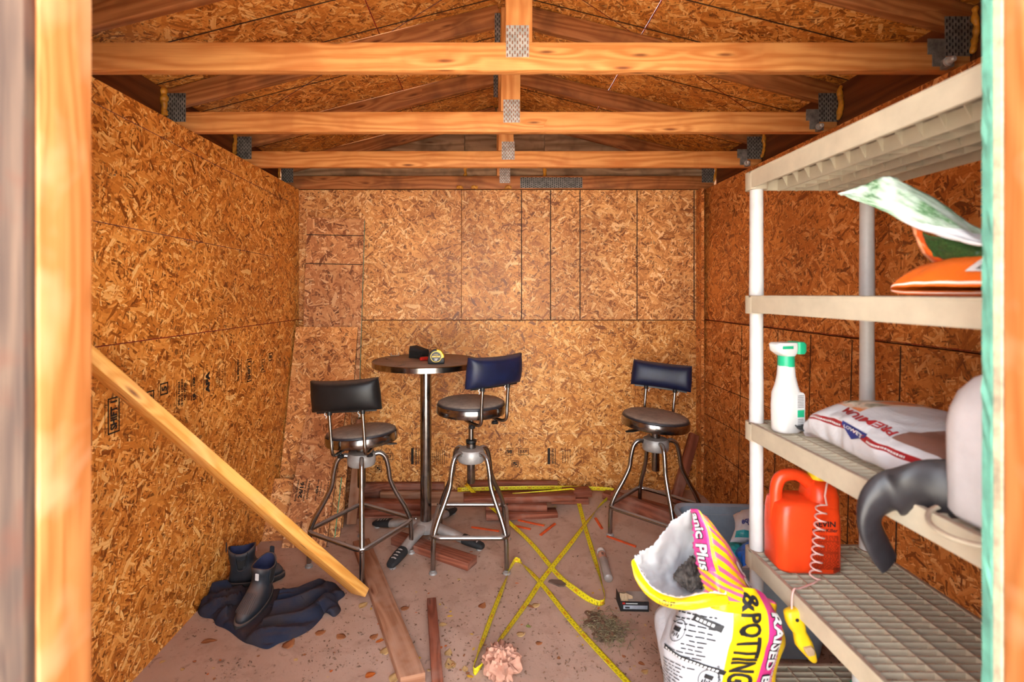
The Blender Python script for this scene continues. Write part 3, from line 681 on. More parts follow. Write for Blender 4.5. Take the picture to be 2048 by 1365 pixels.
def make_stool(label, x, y, rot, seat_z, back_ang, vinyl, tilt=(0, 0), lever=0, pad_up=0.0, RL=0.262):
    zs = [fz(x + RL * math.cos(rot + k * math.pi / 2), y + RL * math.sin(rot + k * math.pi / 2)) for k in range(4)]
    t = thing('bar_stool', label, 'stool', (x, y, min(zs) + 0.001), 0, 'adjustable bar stools'); B = wm(t)
    hub = 0.543
    for k in range(4):
        a = rot + k * math.pi / 2; c_, s_ = math.cos(a), math.sin(a)
        prof = [(0.045, hub + 0.0), (0.09, hub + 0.012), (0.123, hub - 0.012), (0.14, hub - 0.075), (0.15, hub - 0.14), (0.185, hub - 0.215), (0.232, hub - 0.30), (RL - 0.006, hub - 0.375), (RL - 0.001, 0.02)]
        p = spline([(r * c_, r * s_, z) for r, z in prof], 6)
        lg = build('leg', tube(p, 0.0125, 12), M['chrome'], t, B, smooth=True)
        build('glide', tr(lathe([(0.008, 0.022), (0.011, 0.02), (0.011, 0.012), (0.019, 0.009), (0.021, 0.0)], 14), (RL - 0.001) * c_, (RL - 0.001) * s_, zs[k] - min(zs)), M['alu'], lg, B, smooth=True)
        build('screw_head', xf(lathe([(0.006, 0), (0.006, 0.002), (0.003, 0.004)], 8), Matrix.Translation(((RL + 0.022) * c_, (RL + 0.022) * s_, 0.182)) @ Matrix.Rotation(a, 4, 'Z') @ Matrix.Rotation(R(90), 4, 'Y')), M['chrome'], lg, B)
    ring = []
    rc = RL + 0.012; N = 4
    cor = [Vector((rc * math.cos(rot + k * math.pi / 2), rc * math.sin(rot + k * math.pi / 2), 0.182)) for k in range(4)]
    for k in range(4):
        c0, p0, p1 = cor[k], cor[k - 1], cor[(k + 1) % 4]
        a, b = c0 + (p0 - c0).normalized() * 0.05, c0 + (p1 - c0).normalized() * 0.05
        for i in range(7):
            s = i / 6; ring.append(a * (1 - s) ** 2 + (c0 * 1.0) * 2 * s * (1 - s) + b * s * s)
    build('foot_ring', tube(ring, 0.0115, 12, closed=True), M['chrome'], t, B, smooth=True)
    build('hub', lathe([(0.03, hub - 0.045), (0.068, hub - 0.04), (0.073, hub - 0.03), (0.074, hub + 0.008), (0.066, hub + 0.024), (0.04, hub + 0.03), (0.03, hub + 0.03)], 28), M['alu'], t, B, smooth=True)
    build('lower_shaft', lathe([(0.02, hub - 0.16), (0.022, hub - 0.155), (0.022, hub - 0.04)], 18), M['chrome_clean'], t, B, smooth=True)
    build('collar', lathe([(0.026, hub + 0.03), (0.027, hub + 0.055), (0.023, hub + 0.058)], 20), M['chrome_clean'], t, B, smooth=True)
    build('shaft_ring', lathe([(0.024, hub + 0.058), (0.028, hub + 0.06), (0.028, hub + 0.072), (0.02, hub + 0.076)], 20), M['black'], t, B, smooth=True)
    build('upper_shaft', lathe([(0.014, hub + 0.07), (0.014, seat_z - 0.05)], 16), M['chrome_clean'], t, B, smooth=True)
    S = B @ Matrix.Translation((0, 0, seat_z)) @ Matrix.Rotation(tilt[0], 4, 'X') @ Matrix.Rotation(tilt[1], 4, 'Y')
    build('seat_band', lathe([(0.168, -0.052), (0.183, -0.05), (0.186, -0.046), (0.186, -0.008), (0.184, -0.005), (0.178, -0.006)], 48), M['chrome_clean'], t, S, smooth=True)
    build('seat', lathe([(0.176, -0.012), (0.181, -0.004), (0.178, 0.006), (0.165, 0.013), (0.12, 0.019), (0.06, 0.022), (0.004, 0.023)], 48), M['seat_dust'], t, S, smooth=True, ang=60)
    build('seat_plate', tr(box(-0.09, 0.09, -0.06, 0.06, -0.066, -0.052), 0, 0, 0), M['black'], t, S, bevel=0.004)
    lv = Matrix.Rotation(lever, 4, 'Z')
    build('lever', xf(loft([rrect(0.016, 0.008, 0.003, 2, 0, 0)] * 1 + [[(0, 0)]] * 0 and [[(0.06 + 0.03 * i, a + 0.0, -0.068 - 0.004 * i + b) for a, b in rrect(*((0.014, 0.008), (0.014, 0.008), (0.03, 0.008), (0.034, 0.008), (0.02, 0.006))[i], 0.003, 2)] for i in range(5)]), lv), M['black'], t, S, smooth=True)
    BK = S @ Matrix.Rotation(back_ang, 4, 'Z')         # local +y points to the back pad
    for sx in (-1, 1):
        p = spline([(sx * 0.07, 0.03, -0.07), (sx * 0.078, 0.12, -0.075), (sx * 0.08, 0.175, -0.072), (sx * 0.082, 0.198, -0.05), (sx * 0.083, 0.203, 0.02), (sx * 0.083, 0.212, 0.13 + pad_up)], 6)
        rd = build('back_rod', tube(p, 0.0085, 12), M['chrome_clean'], t, BK, smooth=True)
        build('rod_cap', xf(lathe([(0.012, 0.105), (0.0125, 0.125)], 12), Matrix.Translation((sx * 0.083, 0.209, pad_up))), M['black'], rd, BK, smooth=True)
        kb = lathe([(0.005, -0.105), (0.016, -0.102), (0.018, -0.094), (0.014, -0.088), (0.006, -0.086), (0.005, -0.07)], 10)
        build('knob', tr(kb, sx * 0.075, 0.11, 0), M['black'], t, BK, smooth=True)
        build('hook', tr(tube(spline([(sx * 0.083 + 0.02, 0.212, 0.118), (sx * 0.083 + 0.024, 0.21, 0.108), (sx * 0.083 + 0.015, 0.208, 0.1), (sx * 0.083 + 0.02, 0.208, 0.09)], 4), 0.002, 6), 0, 0, pad_up), M['white_plastic'], rd, BK)
    pad = BK @ Matrix.Translation((0, 0.223, 0.197 + pad_up)) @ Matrix.Rotation(R(-7), 4, 'X')
    bp = build('backrest', cushion(0.345, 0.155, 0.05, 0.02, -0.02), vinyl, t, pad, smooth=True, ang=70)
    build('back_board', xf(cushion(0.30, 0.115, 0.004, 0, -0.012), Matrix.Translation((0, 0, -0.028))), M['black'], bp, pad, smooth=True)
    return t
make_stool('low bar stool with a black backrest, its back to the door', -0.672, 2.59, R(15), 0.675, R(180 - 4), M['vinyl_black'], pad_up=0.025, tilt=(R(-3), R(-3.5)), lever=R(14))
make_stool('raised bar stool with a navy backrest right of the table', -0.096, 2.645, R(45), 0.815, R(180 + 38), M['vinyl_navy'], lever=R(150))
make_stool('bar stool with a navy backrest alone in the right rear corner', 0.948, 2.80, R(92), 0.69, R(-24), M['vinyl_navy'], pad_up=0.01, tilt=(R(1), R(4)), lever=R(195))
# ------------------------------------------------------------------ bar table
tb = thing('bar_table', 'round bar table on a chrome pole behind the stools', 'table', (-0.362, 2.82, 0.0)); B = wm(tb)
TZ = 1.022
build('tabletop', lathe([(0.001, TZ - 0.03), (0.292, TZ - 0.03), (0.3, TZ - 0.026), (0.3, TZ - 0.002), (0.296, TZ), (0.001, TZ)], 64), plain('tabletop_dusty', (150, 126, 110), 0.6, var=0.1, vs_=8), tb, B, smooth=True)
build('edge_band', lathe([(0.2995, TZ - 0.031), (0.304, TZ - 0.03), (0.304, TZ - 0.003), (0.2995, TZ + 0.0005)], 64, False, False), M['chrome_clean'], tb, B, smooth=True)
build('pole', lathe([(0.032, 0.07), (0.032, TZ - 0.04)], 28), M['chrome_clean'], tb, B, smooth=True)
build('pole_flange', lathe([(0.033, TZ - 0.055), (0.05, TZ - 0.04), (0.052, TZ - 0.03)], 24), M['alu'], tb, B, smooth=True)
build('base_hub', lathe([(0.07, 0.05), (0.075, 0.075), (0.05, 0.098), (0.034, 0.104)], 28), M['alu'], tb, B, smooth=True)
for kk in range(4):
    a = R(157 + 90 * kk); rot = B @ Matrix.Rotation(a, 4, 'Z')
    def sec(x, w_, z0, z1): return [(x, p, (z0 + z1) / 2 + q) for p, q in rrect(w_, z1 - z0, min(w_, z1 - z0) * 0.45, 3)]
    lg = build('base_leg', loft([sec(0.03, 0.07, 0.05, 0.098), sec(0.09, 0.062, 0.048, 0.094), sec(0.16, 0.056, 0.036, 0.082), sec(0.24, 0.056, 0.022, 0.062)]), M['alu'], tb, rot, smooth=True, ang=60)
    build('end_cap', loft([sec(0.238, 0.06, 0.02, 0.066), sec(0.27, 0.064, 0.017, 0.06), sec(0.32, 0.06, 0.013, 0.048), sec(0.355, 0.046, 0.012, 0.036), sec(0.362, 0.03, 0.014, 0.03)]), M['black_dull'], lg, rot, smooth=True, ang=60)
    for q in range(4): build('grip_rib', loft([[(0.26 + 0.02 * q + e, p, 0.064 - 0.0045 * q - 0.02 * (abs(p) / 0.03) ** 2 + zz) for p in (-0.026, -0.013, 0, 0.013, 0.026)] + [] for e, zz in ((0, 0), (0.004, 0.002), (0.008, -0.002))], False, False, False), M['alu'], lg, rot)
    build('glide', tr(lathe([(0.006, 0.022), (0.006, 0.01), (0.017, 0.008), (0.018, 0.0)], 14), 0.335, 0, 0), M['alu'], lg, rot, smooth=True)
# ------------------------------------------------------------------ things on the table
def on_table(px, py): return HP(px, py, TZ + 0.001)
p = on_table(872, 728)
tm = thing('tape_measure', 'black and yellow tape measure standing on the table front', 'tape measure', p, R(4)); B = wm(tm)
def prism(pts, y0, y1): return loft([[(x, y, z) for x, z in pts] for y in (y0, y1)])
out = [(-0.043, 0), (0.045, 0), (0.047, 0.018), (0.041, 0.046), (0.026, 0.07), (0.004, 0.08), (-0.018, 0.077), (-0.036, 0.06), (-0.044, 0.03)]
build('case', prism(out, -0.02, 0.02), M['black'], tm, B, bevel=0.005, seg=2, smooth=True)
build('yellow_shell', prism([(0.005, 0.082), (0.027, 0.073), (0.043, 0.05), (0.045, 0.035), (0.03, 0.03), (0.0, 0.06)], -0.0215, 0.0215), M['yellow_plastic'], tm, B, bevel=0.003, smooth=True)
dsc = build('face_disc', xf(lathe([(0.031, 0), (0.031, 0.003), (0.029, 0.004)], 28), Matrix.Translation((0.001, -0.0205, 0.041)) @ Matrix.Rotation(R(90), 4, 'X')), M['black'], tm, B)
LB = lambda vf, z: [Vector((a.x + 0.001, -0.0248, a.y + z)) for a in vf[0]] and ([Vector((a.x + 0.001, -0.0252, a.y + z)) for a in vf[0]], vf[1])
build('face_ring', LB(ring2d(0, 0, 0.03, 0.003), 0.041), M['yellow_plastic'], dsc, B)
build('face_print', LB(join(rect2d(-0.021, 0.021, -0.003, 0.005), tr(textw('STANLEY', 0.005, 0.024), 0, 0.012, 0)), 0.041), M['yellow_plastic'], dsc, B)
build('face_number', LB(textw("25'", 0.012, 0.018, 0.03), 0.026), M['print_white'], dsc, B)
build('face_word', [(a.x, a.y - 0.0004, a.z) for a in LB(textw('FATMAX', 0.005, 0.036, 0.03), 0.042)[0]] and ([Vector((a.x, a.y - 0.0004, a.z)) for a in LB(textw('FATMAX', 0.005, 0.036, 0.03), 0.042)[0]], textw('FATMAX', 0.005, 0.036, 0.03)[1]), M['print_black'], dsc, B)
p = on_table(838, 716)
fb = thing('foam_block', 'black ridged block lying on the table behind the tape measure', 'block', p, R(-32)); B = wm(fb)
for i in range(6): build('ridge', box(-0.05, 0.05, -0.035, 0.035, 0.008 * i, 0.008 * i + 0.0075) if i < 5 else loft([[(x, y, 0.0405) for x, y in ((-0.05, -0.035), (0.05, -0.035), (0.05, 0.035), (-0.05, 0.035))], [(x * .9, y * .9, 0.05 if x > 0 else 0.07) for x, y in ((-0.05, -0.035), (0.05, -0.035), (0.05, 0.035), (-0.05, 0.035))]]), M['black_dull'], fb, B, bevel=0.002)
build('wood_strip', box(0.01, 0.1, 0.036, 0.05, 0.045, 0.06), M['dusty_board'], fb, B @ Matrix.Rotation(R(22), 4, 'Y'), bevel=0.001)
p = on_table(849, 722)
rc_ = build('marker_cap', tr(xf(loft([[(x, r * math.cos(6.283 * j / 12), r * math.sin(6.283 * j / 12)) for j in range(12)] for x, r in ((-0.028, 0.006), (-0.024, 0.0105), (0.012, 0.0115), (0.024, 0.009), (0.03, 0.004))]), Matrix.Rotation(R(32), 4, 'Z')), 0, 0, 0.0118), M['red'], None, Matrix.Translation(p), smooth=True)
T(rc_, 'small red plastic cap on the table by the tape measure', 'cap')
for px, py, l, a, lab in ((800, 732, 0.05, 20, 'twisted brown twig near the table front edge'), (775, 719, 0.035, -15, 'short dark twig on the left of the table')):
    p = on_table(px, py); pts = [Vector((l * (q / 4 - .5), 0.006 * math.sin(q * 2.1), 0.0025 + 0.002 * (q % 2))) for q in range(5)]
    tw = build('twig', join(tube(spline(pts, 4), 0.0022, 6), tube(spline([pts[2], pts[2] + Vector((0.01, 0.012, 0.004)), pts[2] + Vector((0.022, 0.015, 0.003))], 4), 0.0015, 6)), M['grit'], None, Matrix.Translation(p) @ Matrix.Rotation(R(a), 4, 'Z'), smooth=True)
    T(tw, lab, 'twig')
p = on_table(790, 712)
T(build('clear_clip', join(box(-0.025, 0.025, -0.01, 0.01, 0, 0.003), box(-0.025, -0.021, -0.01, 0.01, 0, 0.018), box(0.021, 0.025, -0.01, 0.01, 0, 0.018)), M['clear'], None, Matrix.Translation(p) @ Matrix.Rotation(R(10), 4, 'Z'), bevel=0.001), 'small clear plastic clip at the rear left of the table', 'clip')
# ------------------------------------------------------------------ loose panels leaning in the back left corner
def leaner(label, bl, br, top_l, top_d, w_, th, mat, name='strand_board', group='strand board offcuts in the back left corner'):
    """panel standing on floor pixel points bl (left) / br (right), its left edge rising to pixel top_l at depth top_d"""
    A, Bq = FP(*bl), FP(*br); Tl = P(*top_l, top_d)
    ex = (Bq - A).normalized(); ez = (Tl - A); ez -= ex * 0.0; H = ez.length; ezn = ez.normalized()
    ey = ezn.cross(ex).normalized(); exn = ex
    m = Matrix((exn, ey, ezn)).transposed().to_4x4(); m.translation = A
    o = build(name, box(0, w_, 0, th, 0, H), [mat, M['osb_edge']], None, m, fm=[1, 1, 0, 0, 1, 1])
    T(o, label, 'board', group); return o, m, H
pa, ma, Ha = leaner('tallest leaning strand board panel, its top well above the table', (594, 1014), (710, 1014), (626, 436), 3.31, 0.386, 0.0115, M['osb_loose'])
pb, mb, Hb = leaner('waist-high strand board panel leaning in front of the tallest one', (549, 1056), (672, 1056), (594, 654), 3.25, 0.41, 0.0115, M['osb_loose2'])
pc, mc, Hc_ = leaner('narrow leaning strand board offcut bearing black printed grade text', (563, 1097), (651, 1097), (616, 792), 3.16, 0.245, 0.0115, M['osb_loose'])
pd, md, Hd = leaner('low wide strand board offcut leaning behind the printed one', (523, 1084), (665, 1076), (549, 958), 2.96, 0.43, 0.0115, M['osb_loose2'])
for z in (Ha - 0.115, Ha - 0.31): build('nail_line', box(0.001, 0.384, -0.0009, 0.0005, z - 0.003, z + 0.003), M['ink_line'], pa, ma)
build('green_edge', box(0.3862, 0.3875, 0, 0.0115, 0.3, Ha - 0.01), M['teal'], pa, ma); build('green_edge', box(0.40, 0.404, -0.0009, 0.001, 0.0, Hd), M['green_cap'], pd, md)
q = [mv(tx('24/16', 0.024, 0.09, 0.03), 0.052, 0, up), mv(tx('RATED SHEATHING', 0.01, 0.12), 0.028, 0, up), mv(tx('SIZED FOR SPACING', 0.009, 0.12), 0.075, 0, up), mv(tx('EXPOSURE 1', 0.011, 0.1), 0.094, 0, up), mv(tx('454', 0.016, 0.045, 0.03), 0.145, 0, up), rect2d(0.143, 0.147, 0.03, 0.06), rect2d(0.143, 0.147, -0.06, -0.03), mv(vlines(4, 0.06, 0.12, 21), 0.195, 0)]
v, f = join(*q); build('stamp', ([Vector((a.x, -0.0011, 0.30 + a.y)) for a in v], f), M['ink'], pc, mc, recalc=False)
A = FP(703, 1050); lumber('leaning_stud', A + Vector((0, 0, 0.002)), P(722, 840, 3.22), 0.06, 0.038, M['dusty_board'], up=(0.2, -1, 0)); o = bpy.data.objects['leaning_stud']; T(o, 'dusty brown stud leaning beside the strand board panels', 'board')
# ------------------------------------------------------------------ loose lumber
def board(label, a, b, w_, t, mat, za=0.0, zb=0.0, name='board', rollx=0, group=None, cuts=(0, 0)):
    """board lying with its centreline from floor pixel a to b, bottom at height za/zb"""
    A, B_ = FP(*a, za + t), FP(*b, zb + t)
    A.z -= t / 2 - 0.001; B_.z -= t / 2 - 0.001
    o = lumber(name, A, B_, w_, t, mat, roll=rollx, cuts=cuts); T(o, label, 'board', group); return o
board('long dusty tan plank lying on the floor towards the door', (722, 1080), (826, 1352), 0.089, 0.038, M['dusty_board'], cuts=(0, 0.15))
board('short redwood stick lying parallel to the tan plank', (863, 1196), (876, 1372), 0.04, 0.038, M['redwood'])
board('redwood plank lying under the table base', (792, 1070), (945, 1120), 0.089, 0.04, M['redwood'])
# the brace: foot on the floor by the plank, head against the left wall
o = lumber('brace', (-0.585, 2.235, 0.05), (-1.225, 1.455, 1.25), 0.089, 0.038, M['brace'], up=(0, 0, 1), roll=R(11)); T(o, 'new orange two-by-four brace slanting from the left wall to the floor', 'board')
# redwood offcuts heaped along the back wall
G = 'redwood offcuts along the back wall'
def pile(label, x0, x1, y0, y1, z0, z1, a=0, mat='redwood'):
    zf = fz((x0 + x1) / 2, (y0 + y1) / 2)
    m = Matrix.Translation(((x0 + x1) / 2, (y0 + y1) / 2, zf)) @ Matrix.Rotation(R(a), 4, 'Z'); L = (x1 - x0) / 2; W = (y1 - y0) / 2
    o = build('redwood_board', box(-L, L, -W, W, z0, z1), M[mat], None, m, bevel=0.003, smooth=True, ang=50); T(o, label, 'board', G); return o
pile('thin redwood board standing on edge against the wall behind the pole', -0.88, -0.30, 3.29, 3.328, 0.001, 0.13)
pile('wide pale board flat against the wall right of the leaning panels', -0.72, -0.06, 3.245, 3.285, 0.001, 0.092, 0, 'dusty_board')
pile('redwood board on the floor behind the left stool', -0.86, -0.40, 3.07, 3.16, 0.001, 0.039, 4)
pile('redwood board stacked on the one behind the left stool', -0.84, -0.42, 3.1, 3.18, 0.040, 0.078, -3)
pile('lowest redwood board of the stack right of the table base', -0.02, 0.42, 2.99, 3.08, 0.001, 0.039, 2)
pile('middle redwood board of the stack right of the table base', -0.02, 0.36, 3.03, 3.12, 0.040, 0.078, -2)
pile('top redwood board of the stack, under the yellow tape', -0.16, 0.54, 3.05, 3.14, 0.079, 0.117, 4)
pile('redwood board on edge behind the stack', -0.14, 0.46, 3.27, 3.31, 0.001, 0.125, 0)
pile('short redwood block at the right end of the stack', 0.40, 0.64, 3.14, 3.23, 0.001, 0.039, -3)
pile('short redwood block lying on the end block', 0.48, 0.66, 3.15, 3.24, 0.040, 0.078, 6)
o = lumber('redwood_board', (0.78, 3.12, fz(0.78, 3.12) + 0.048), (1.17, 2.76, fz(1.17, 2.76) + 0.048), 0.038, 0.089, M['redwood']); T(o, 'redwood board on edge slanting behind the right stool', 'board', G)
o = lumber('redwood_board', (0.76, 3.23, fz(0.76, 3.23) + 0.022), (1.3, 2.86, fz(1.3, 2.86) + 0.022), 0.089, 0.038, M['redwood']); T(o, 'flat redwood board behind the right stool along the wall', 'board', G)
o = lumber('redwood_board', (1.17, 3.1, fz(1.17, 3.1) + 0.015), (1.372, 3.285, 0.46), 0.06, 0.038, M['redwood'], up=(0, -1, 0.2)); T(o, 'redwood board leaning up into the back right corner', 'board', G)
# ------------------------------------------------------------------ resin shelving unit along the right wall
SX0, SX1, SY0, SY1 = 0.868, 1.29, 0.765, 1.672
TZS = (1.808, 1.395, 0.972, 0.548, 0.142)
sh = thing('shelving_unit', 'cream five-tier resin shelving unit against the right wall', 'shelf', (1.08, 1.22, 0)); BS = wm(sh)
PX = (SX0 + 0.027, SX1 - 0.025); PY = (SY0 + 0.027, SY1 - 0.027)
slat0 = rib0 = None
posts = []
for x in PX:
    for y in PY:
        zs = [0.001] + [z - 0.055 for z in reversed(TZS)] + [TZS[0] - 0.004]
        prof = [(0.021, 0.001), (0.0225, 0.004)]
        for z in reversed(TZS[1:]): prof += [(0.0222, z + 0.01), (0.0208, z + 0.2), (0.0205, z + 0.36)]
        prof += [(0.0205, TZS[0] - 0.01)]
        build('post', tr(lathe(prof, 22), x, y, 0), M['resin_white'], sh, smooth=True, ang=60)
for k_, tz in enumerate(TZS):
    h = 0.054; t_ = 0.006
    rim = [box(SX0, SX0 + t_, SY0 + 0.03, SY1 - 0.03, tz - h, tz), box(SX1 - t_, SX1, SY0 + 0.03, SY1 - 0.03, tz - h, tz),
           box(SX0 + 0.03, SX1 - 0.03, SY0, SY0 + t_, tz - h, tz), box(SX0 + 0.03, SX1 - 0.03, SY1 - t_, SY1, tz - h, tz),
           box(SX0 - 0.001, SX0 + 0.012, SY0 + 0.03, SY1 - 0.03, tz - 0.004, tz + 0.003), box(SX1 - 0.012, SX1 + 0.001, SY0 + 0.03, SY1 - 0.03, tz - 0.004, tz + 0.003),
           box(SX0 + 0.03, SX1 - 0.03, SY1 - 0.012, SY1 + 0.001, tz - 0.004, tz + 0.003)]
    ti = build('tier', join(*rim), M['resin'], sh, bevel=0.0012)
    for x in PX:
        for y in PY:
            build('corner_socket', loft([[(a, b, z) for a, b in rrect(0.056, 0.058, 0.014, 3, x + (0.0 if x > 1 else 0.0), y)] for z in (tz - h - 0.004, tz + 0.002)]), M['resin'], ti, smooth=True, ang=50)
    n = 36
    for i in range(n):
        y = SY0 + 0.034 + (SY1 - SY0 - 0.068) * i / (n - 1); mm = Matrix.Translation(((SX0 + SX1) / 2, y, tz))
        if slat0 is None: slat0 = build('slat', box(-(SX1 - SX0) / 2 + 0.007, (SX1 - SX0) / 2 - 0.007, -0.0016, 0.0016, -0.015, 0), M['resin'], ti, mm)
        else: again(slat0, ti, mm)
    for i in range(5):
        x = SX0 + 0.07 * (i + 1); mm = Matrix.Translation((x, (SY0 + SY1) / 2, tz))
        if rib0 is None: rib0 = build('long_rib', box(-0.002, 0.002, -(SY1 - SY0) / 2 + 0.007, (SY1 - SY0) / 2 - 0.007, -0.03, 0.0006), M['resin'], ti, mm)
        else: again(rib0, ti, mm)
    # deep gussets of the two under-beams
    if k_ == 0:
        for bx in (SX0 + 0.14, SX0 + 0.28):
            for i in range(15):
                y = SY0 + 0.06 + 0.056 * i
                build('gusset', [(Vector((bx - 0.05, y, tz - 0.017)), Vector((bx + 0.05, y, tz - 0.017)), Vector((bx + 0.028, y, tz - 0.056)), Vector((bx - 0.028, y, tz - 0.056)))] and loft([[(bx - 0.05, y + e, tz - 0.017), (bx + 0.05, y + e, tz - 0.017), (bx + 0.03, y + e, tz - 0.056), (bx - 0.03, y + e, tz - 0.056)] for e in (0, 0.003)]), M['resin'], ti)
            for e in (-0.03, 0.03): build('under_rib', box(bx + e - 0.002, bx + e + 0.002, SY0 + 0.01, SY1 - 0.01, tz - 0.058, tz - 0.02), M['resin'], ti)
# ------------------------------------------------------------------ things on the shelves
# hose-end sprayer bottle
p = Vector((0.925, 1.51, TZS[2] + 0.001)); B0 = thing('sprayer_bottle', 'white hose-end sprayer bottle with green collar by the shelf post', 'bottle', p + Vector((0.0, 0.02, 0.002)), R(12)); B = wm(B0)
def rr3(w_, d_, r, z, cx=0, cy=0): return [(a, b, z) for a, b in rrect(w_, d_, r, 4, cx, cy)]
build('body', loft([rr3(.07, .05, .018, 0), rr3(.08, .058, .02, .006), rr3(.082, .06, .02, .08), rr3(.078, .058, .02, .12), rr3(.062, .05, .02, .145), rr3(.05, .046, .02, .175), rr3(.046, .044, .02, .205)]), M['white_plastic'], B0, B, smooth=True, ang=50)
build('collar', loft([rr3(.046, .046, .0225, .203), rr3(.047, .047, .023, .206), rr3(.046, .046, .0225, .236)]), M['green_cap'], B0, B, smooth=True)
build('head', loft([rr3(.046, .04, .015, .236), rr3(.06, .044, .012, .244, -.004), rr3(.074, .046, .012, .252, -.008), rr3(.078, .046, .012, .272, -.01), rr3(.07, .044, .012, .277, -.008)]), M['white_plastic'], B0, B, smooth=True, ang=50)
build('dial', loft([rr3(.026, .05, .008, .242, .036), rr3(.03, .054, .008, .25, .038), rr3(.03, .054, .008, .272, .038), rr3(.024, .05, .008, .279, .036)]), M['green_cap'], B0, B, smooth=True, ang=50)
build('slot', tr(box(-.034, .004, -.0245, -.02, .259, .268), 0, 0, 0), M['green_cap'], B0, B)
lab = build('label_patch', loft([[(.0415, a, b) for a, b in rrect(.04, .115, .012, 4, 0, .068)], [(.042, a, b) for a, b in rrect(.04, .115, .012, 4, 0, .068)]]), M['print_white'], B0, B)
build('label_green', box(.0419, .0424, -.018, .018, .05, .075), M['green_cap'], lab, B)
build('label_lines', join(*[box(.0419, .0424, -.015, .015, .082 + .005 * i, .0835 + .005 * i) for i in range(8)], *[box(.0419, .0424, -.015, .012, .018 + .005 * i, .0195 + .005 * i) for i in range(6)]), M['print_black'], lab, B)
build('side_label', loft([[(a, -.0303 - e, b) for a, b in rrect(.03, .115, .012, 4, .024, .068)] for e in (0, .0006)]), M['print_white'], B0, B)
build('side_label_green', box(.012, .036, -.0314, -.0306, .05, .072), M['green_cap'], B0, B)
build('side_label_lines', join(*[box(.013, .035, -.0313, -.0306, .08 + .005 * i, .0815 + .005 * i) for i in range(8)], *[box(.013, .033, -.0313, -.0306, .018 + .005 * i, .0195 + .005 * i) for i in range(6)]), M['black_dull'], B0, B)['kind'] = 'stuff'
# orange jug
jg = thing('insecticide_jug', 'orange insecticide jug with coiled hose on the fourth shelf', 'jug', M=Matrix.Translation((0.985, 1.55, TZS[3] + 0.001)) @ Matrix.Rotation(R(-3), 4, 'Z') @ Matrix.Diagonal((1, 1, .95, 1))); B = wm(jg)
W = .192
body = loft([rr3(W - .02, .1, .025, 0), rr3(W, .118, .03, .012), rr3(W, .12, .03, .14), rr3(W - .004, .12, .03, .185), rr3(W - .012, .115, .03, .212), rr3(W - .06, .1, .03, .226)])
build('body', body, M['orange_jug'], jg, B, smooth=True, ang=50)
build('shoulder', loft([rr3(.085, .112, .03, .19, .052), rr3(.084, .11, .03, .24, .052), rr3(.076, .1, .03, .268, .052), rr3(.05, .06, .02, .288, .05)]), M['orange_jug'], jg, B, smooth=True, ang=50)
hp = spline([(-.08, 0, .15), (-.079, 0, .215), (-.077, 0, .255), (-.066, 0, .286), (-.04, 0, .299), (-.008, 0, .296), (.02, 0, .275), (.045, 0, .25)], 6)
build('handle', tube(hp, [.017 + .004 * (i / len(hp)) for i in range(len(hp))], 14), M['orange_jug'], jg, B, smooth=True)
build('cap', tr(lathe([(.026, .286), (.028, .29), (.028, .315), (.024, .322)], 24), .05, 0, 0), M['yellow_plastic'], jg, B, smooth=True)
fy = -.0612
def onj(vf, x, z): return [Vector((a.x + x, fy, a.y + z)) for a in vf[0]], vf[1]
build('brand_print', onj(join(textw('SEVIN', .018, .062, .03), mv(textw('Insect Killer', .011, .074, .02), 0, -.02)), .035, .165), M['print_black'], jg, B, recalc=False)
rr = random.Random(4); ln = []
for i in range(26):
    y = .128 - i * .0042
    if i in (4, 12, 13): ln.append(rect2d(-.04, .04, y - .002, y)); continue
    x = -.04
    while x < .036: l_ = rr.uniform(.004, .014); ln.append(rect2d(x, min(.04, x + l_), y - .0017, y)); x += l_ + .0022
build('label_print', onj(join(*ln), .035, 0), M['print_darkred'], jg, B, recalc=False)
build('label_code', onj(join(*[rect2d(.05 + .0022 * i, .0512 + .0022 * i, .006, .024) for i in range(9)]), .01, .004), M['print_darkred'], jg, B, recalc=False)
hx = []
for i in range(9 * 14 + 1):
    q = i / (9 * 14); a = q * 9 * 6.283
    hx.append(Vector((.012 - .02 * q + .0145 * math.cos(a), -.083 + .0125 * math.sin(a), .235 - .232 * q)))
lead = spline([(.06, -.02, .318), (.05, -.06, .325), (.022, -.09, .3), (.02, -.085, .265)], 6)
tail = spline([hx[-1], (-.03, -.11, .004), (-.085, -.14, .006), (-.108, -.155, .012), (-.119, -.165, -.01), (-.121, -.168, -.04)], 6)
build('coil_hose', tube(lead + hx + tail[1:], .0028, 7), M['hose'], jg, B, smooth=True)
wp = B.inverted() if False else None
e_ = B @ tail[-1]
Hm = Matrix.Translation(e_) @ Matrix.Rotation(R(-14), 4, 'Y')
def hs(z, w_, d_, cx=0, cy=0): return rr3(w_, d_, min(w_, d_) * .45, z, cx, cy)
hd = build('spray_handle', loft([hs(.002, .03, .02), hs(-.004, .046, .03), hs(-.03, .05, .032), hs(-.05, .044, .03, .002), hs(-.066, .034, .026, .005), hs(-.08, .04, .028, .006), hs(-.1, .046, .03, .008), hs(-.115, .04, .028, .012), hs(-.135, .03, .024, .018), hs(-.152, .02, .018, .022), hs(-.158, .012, .012, .023)]), M['yellow_plastic'], jg, Hm, smooth=True, ang=70)
build('trigger', loft([hs(-.098, .022, .01, .008, -.017), hs(-.11, .028, .012, .012, -.016), hs(-.125, .02, .01, .014, -.014)]), M['card'], hd, Hm, smooth=True)
build('hole', xf(lathe([(.005, 0), (.005, .001)], 12), Matrix.Translation((0, -.0166, -.02)) @ Matrix.Rotation(R(90), 4, 'X')), M['black_dull'], hd, Hm)
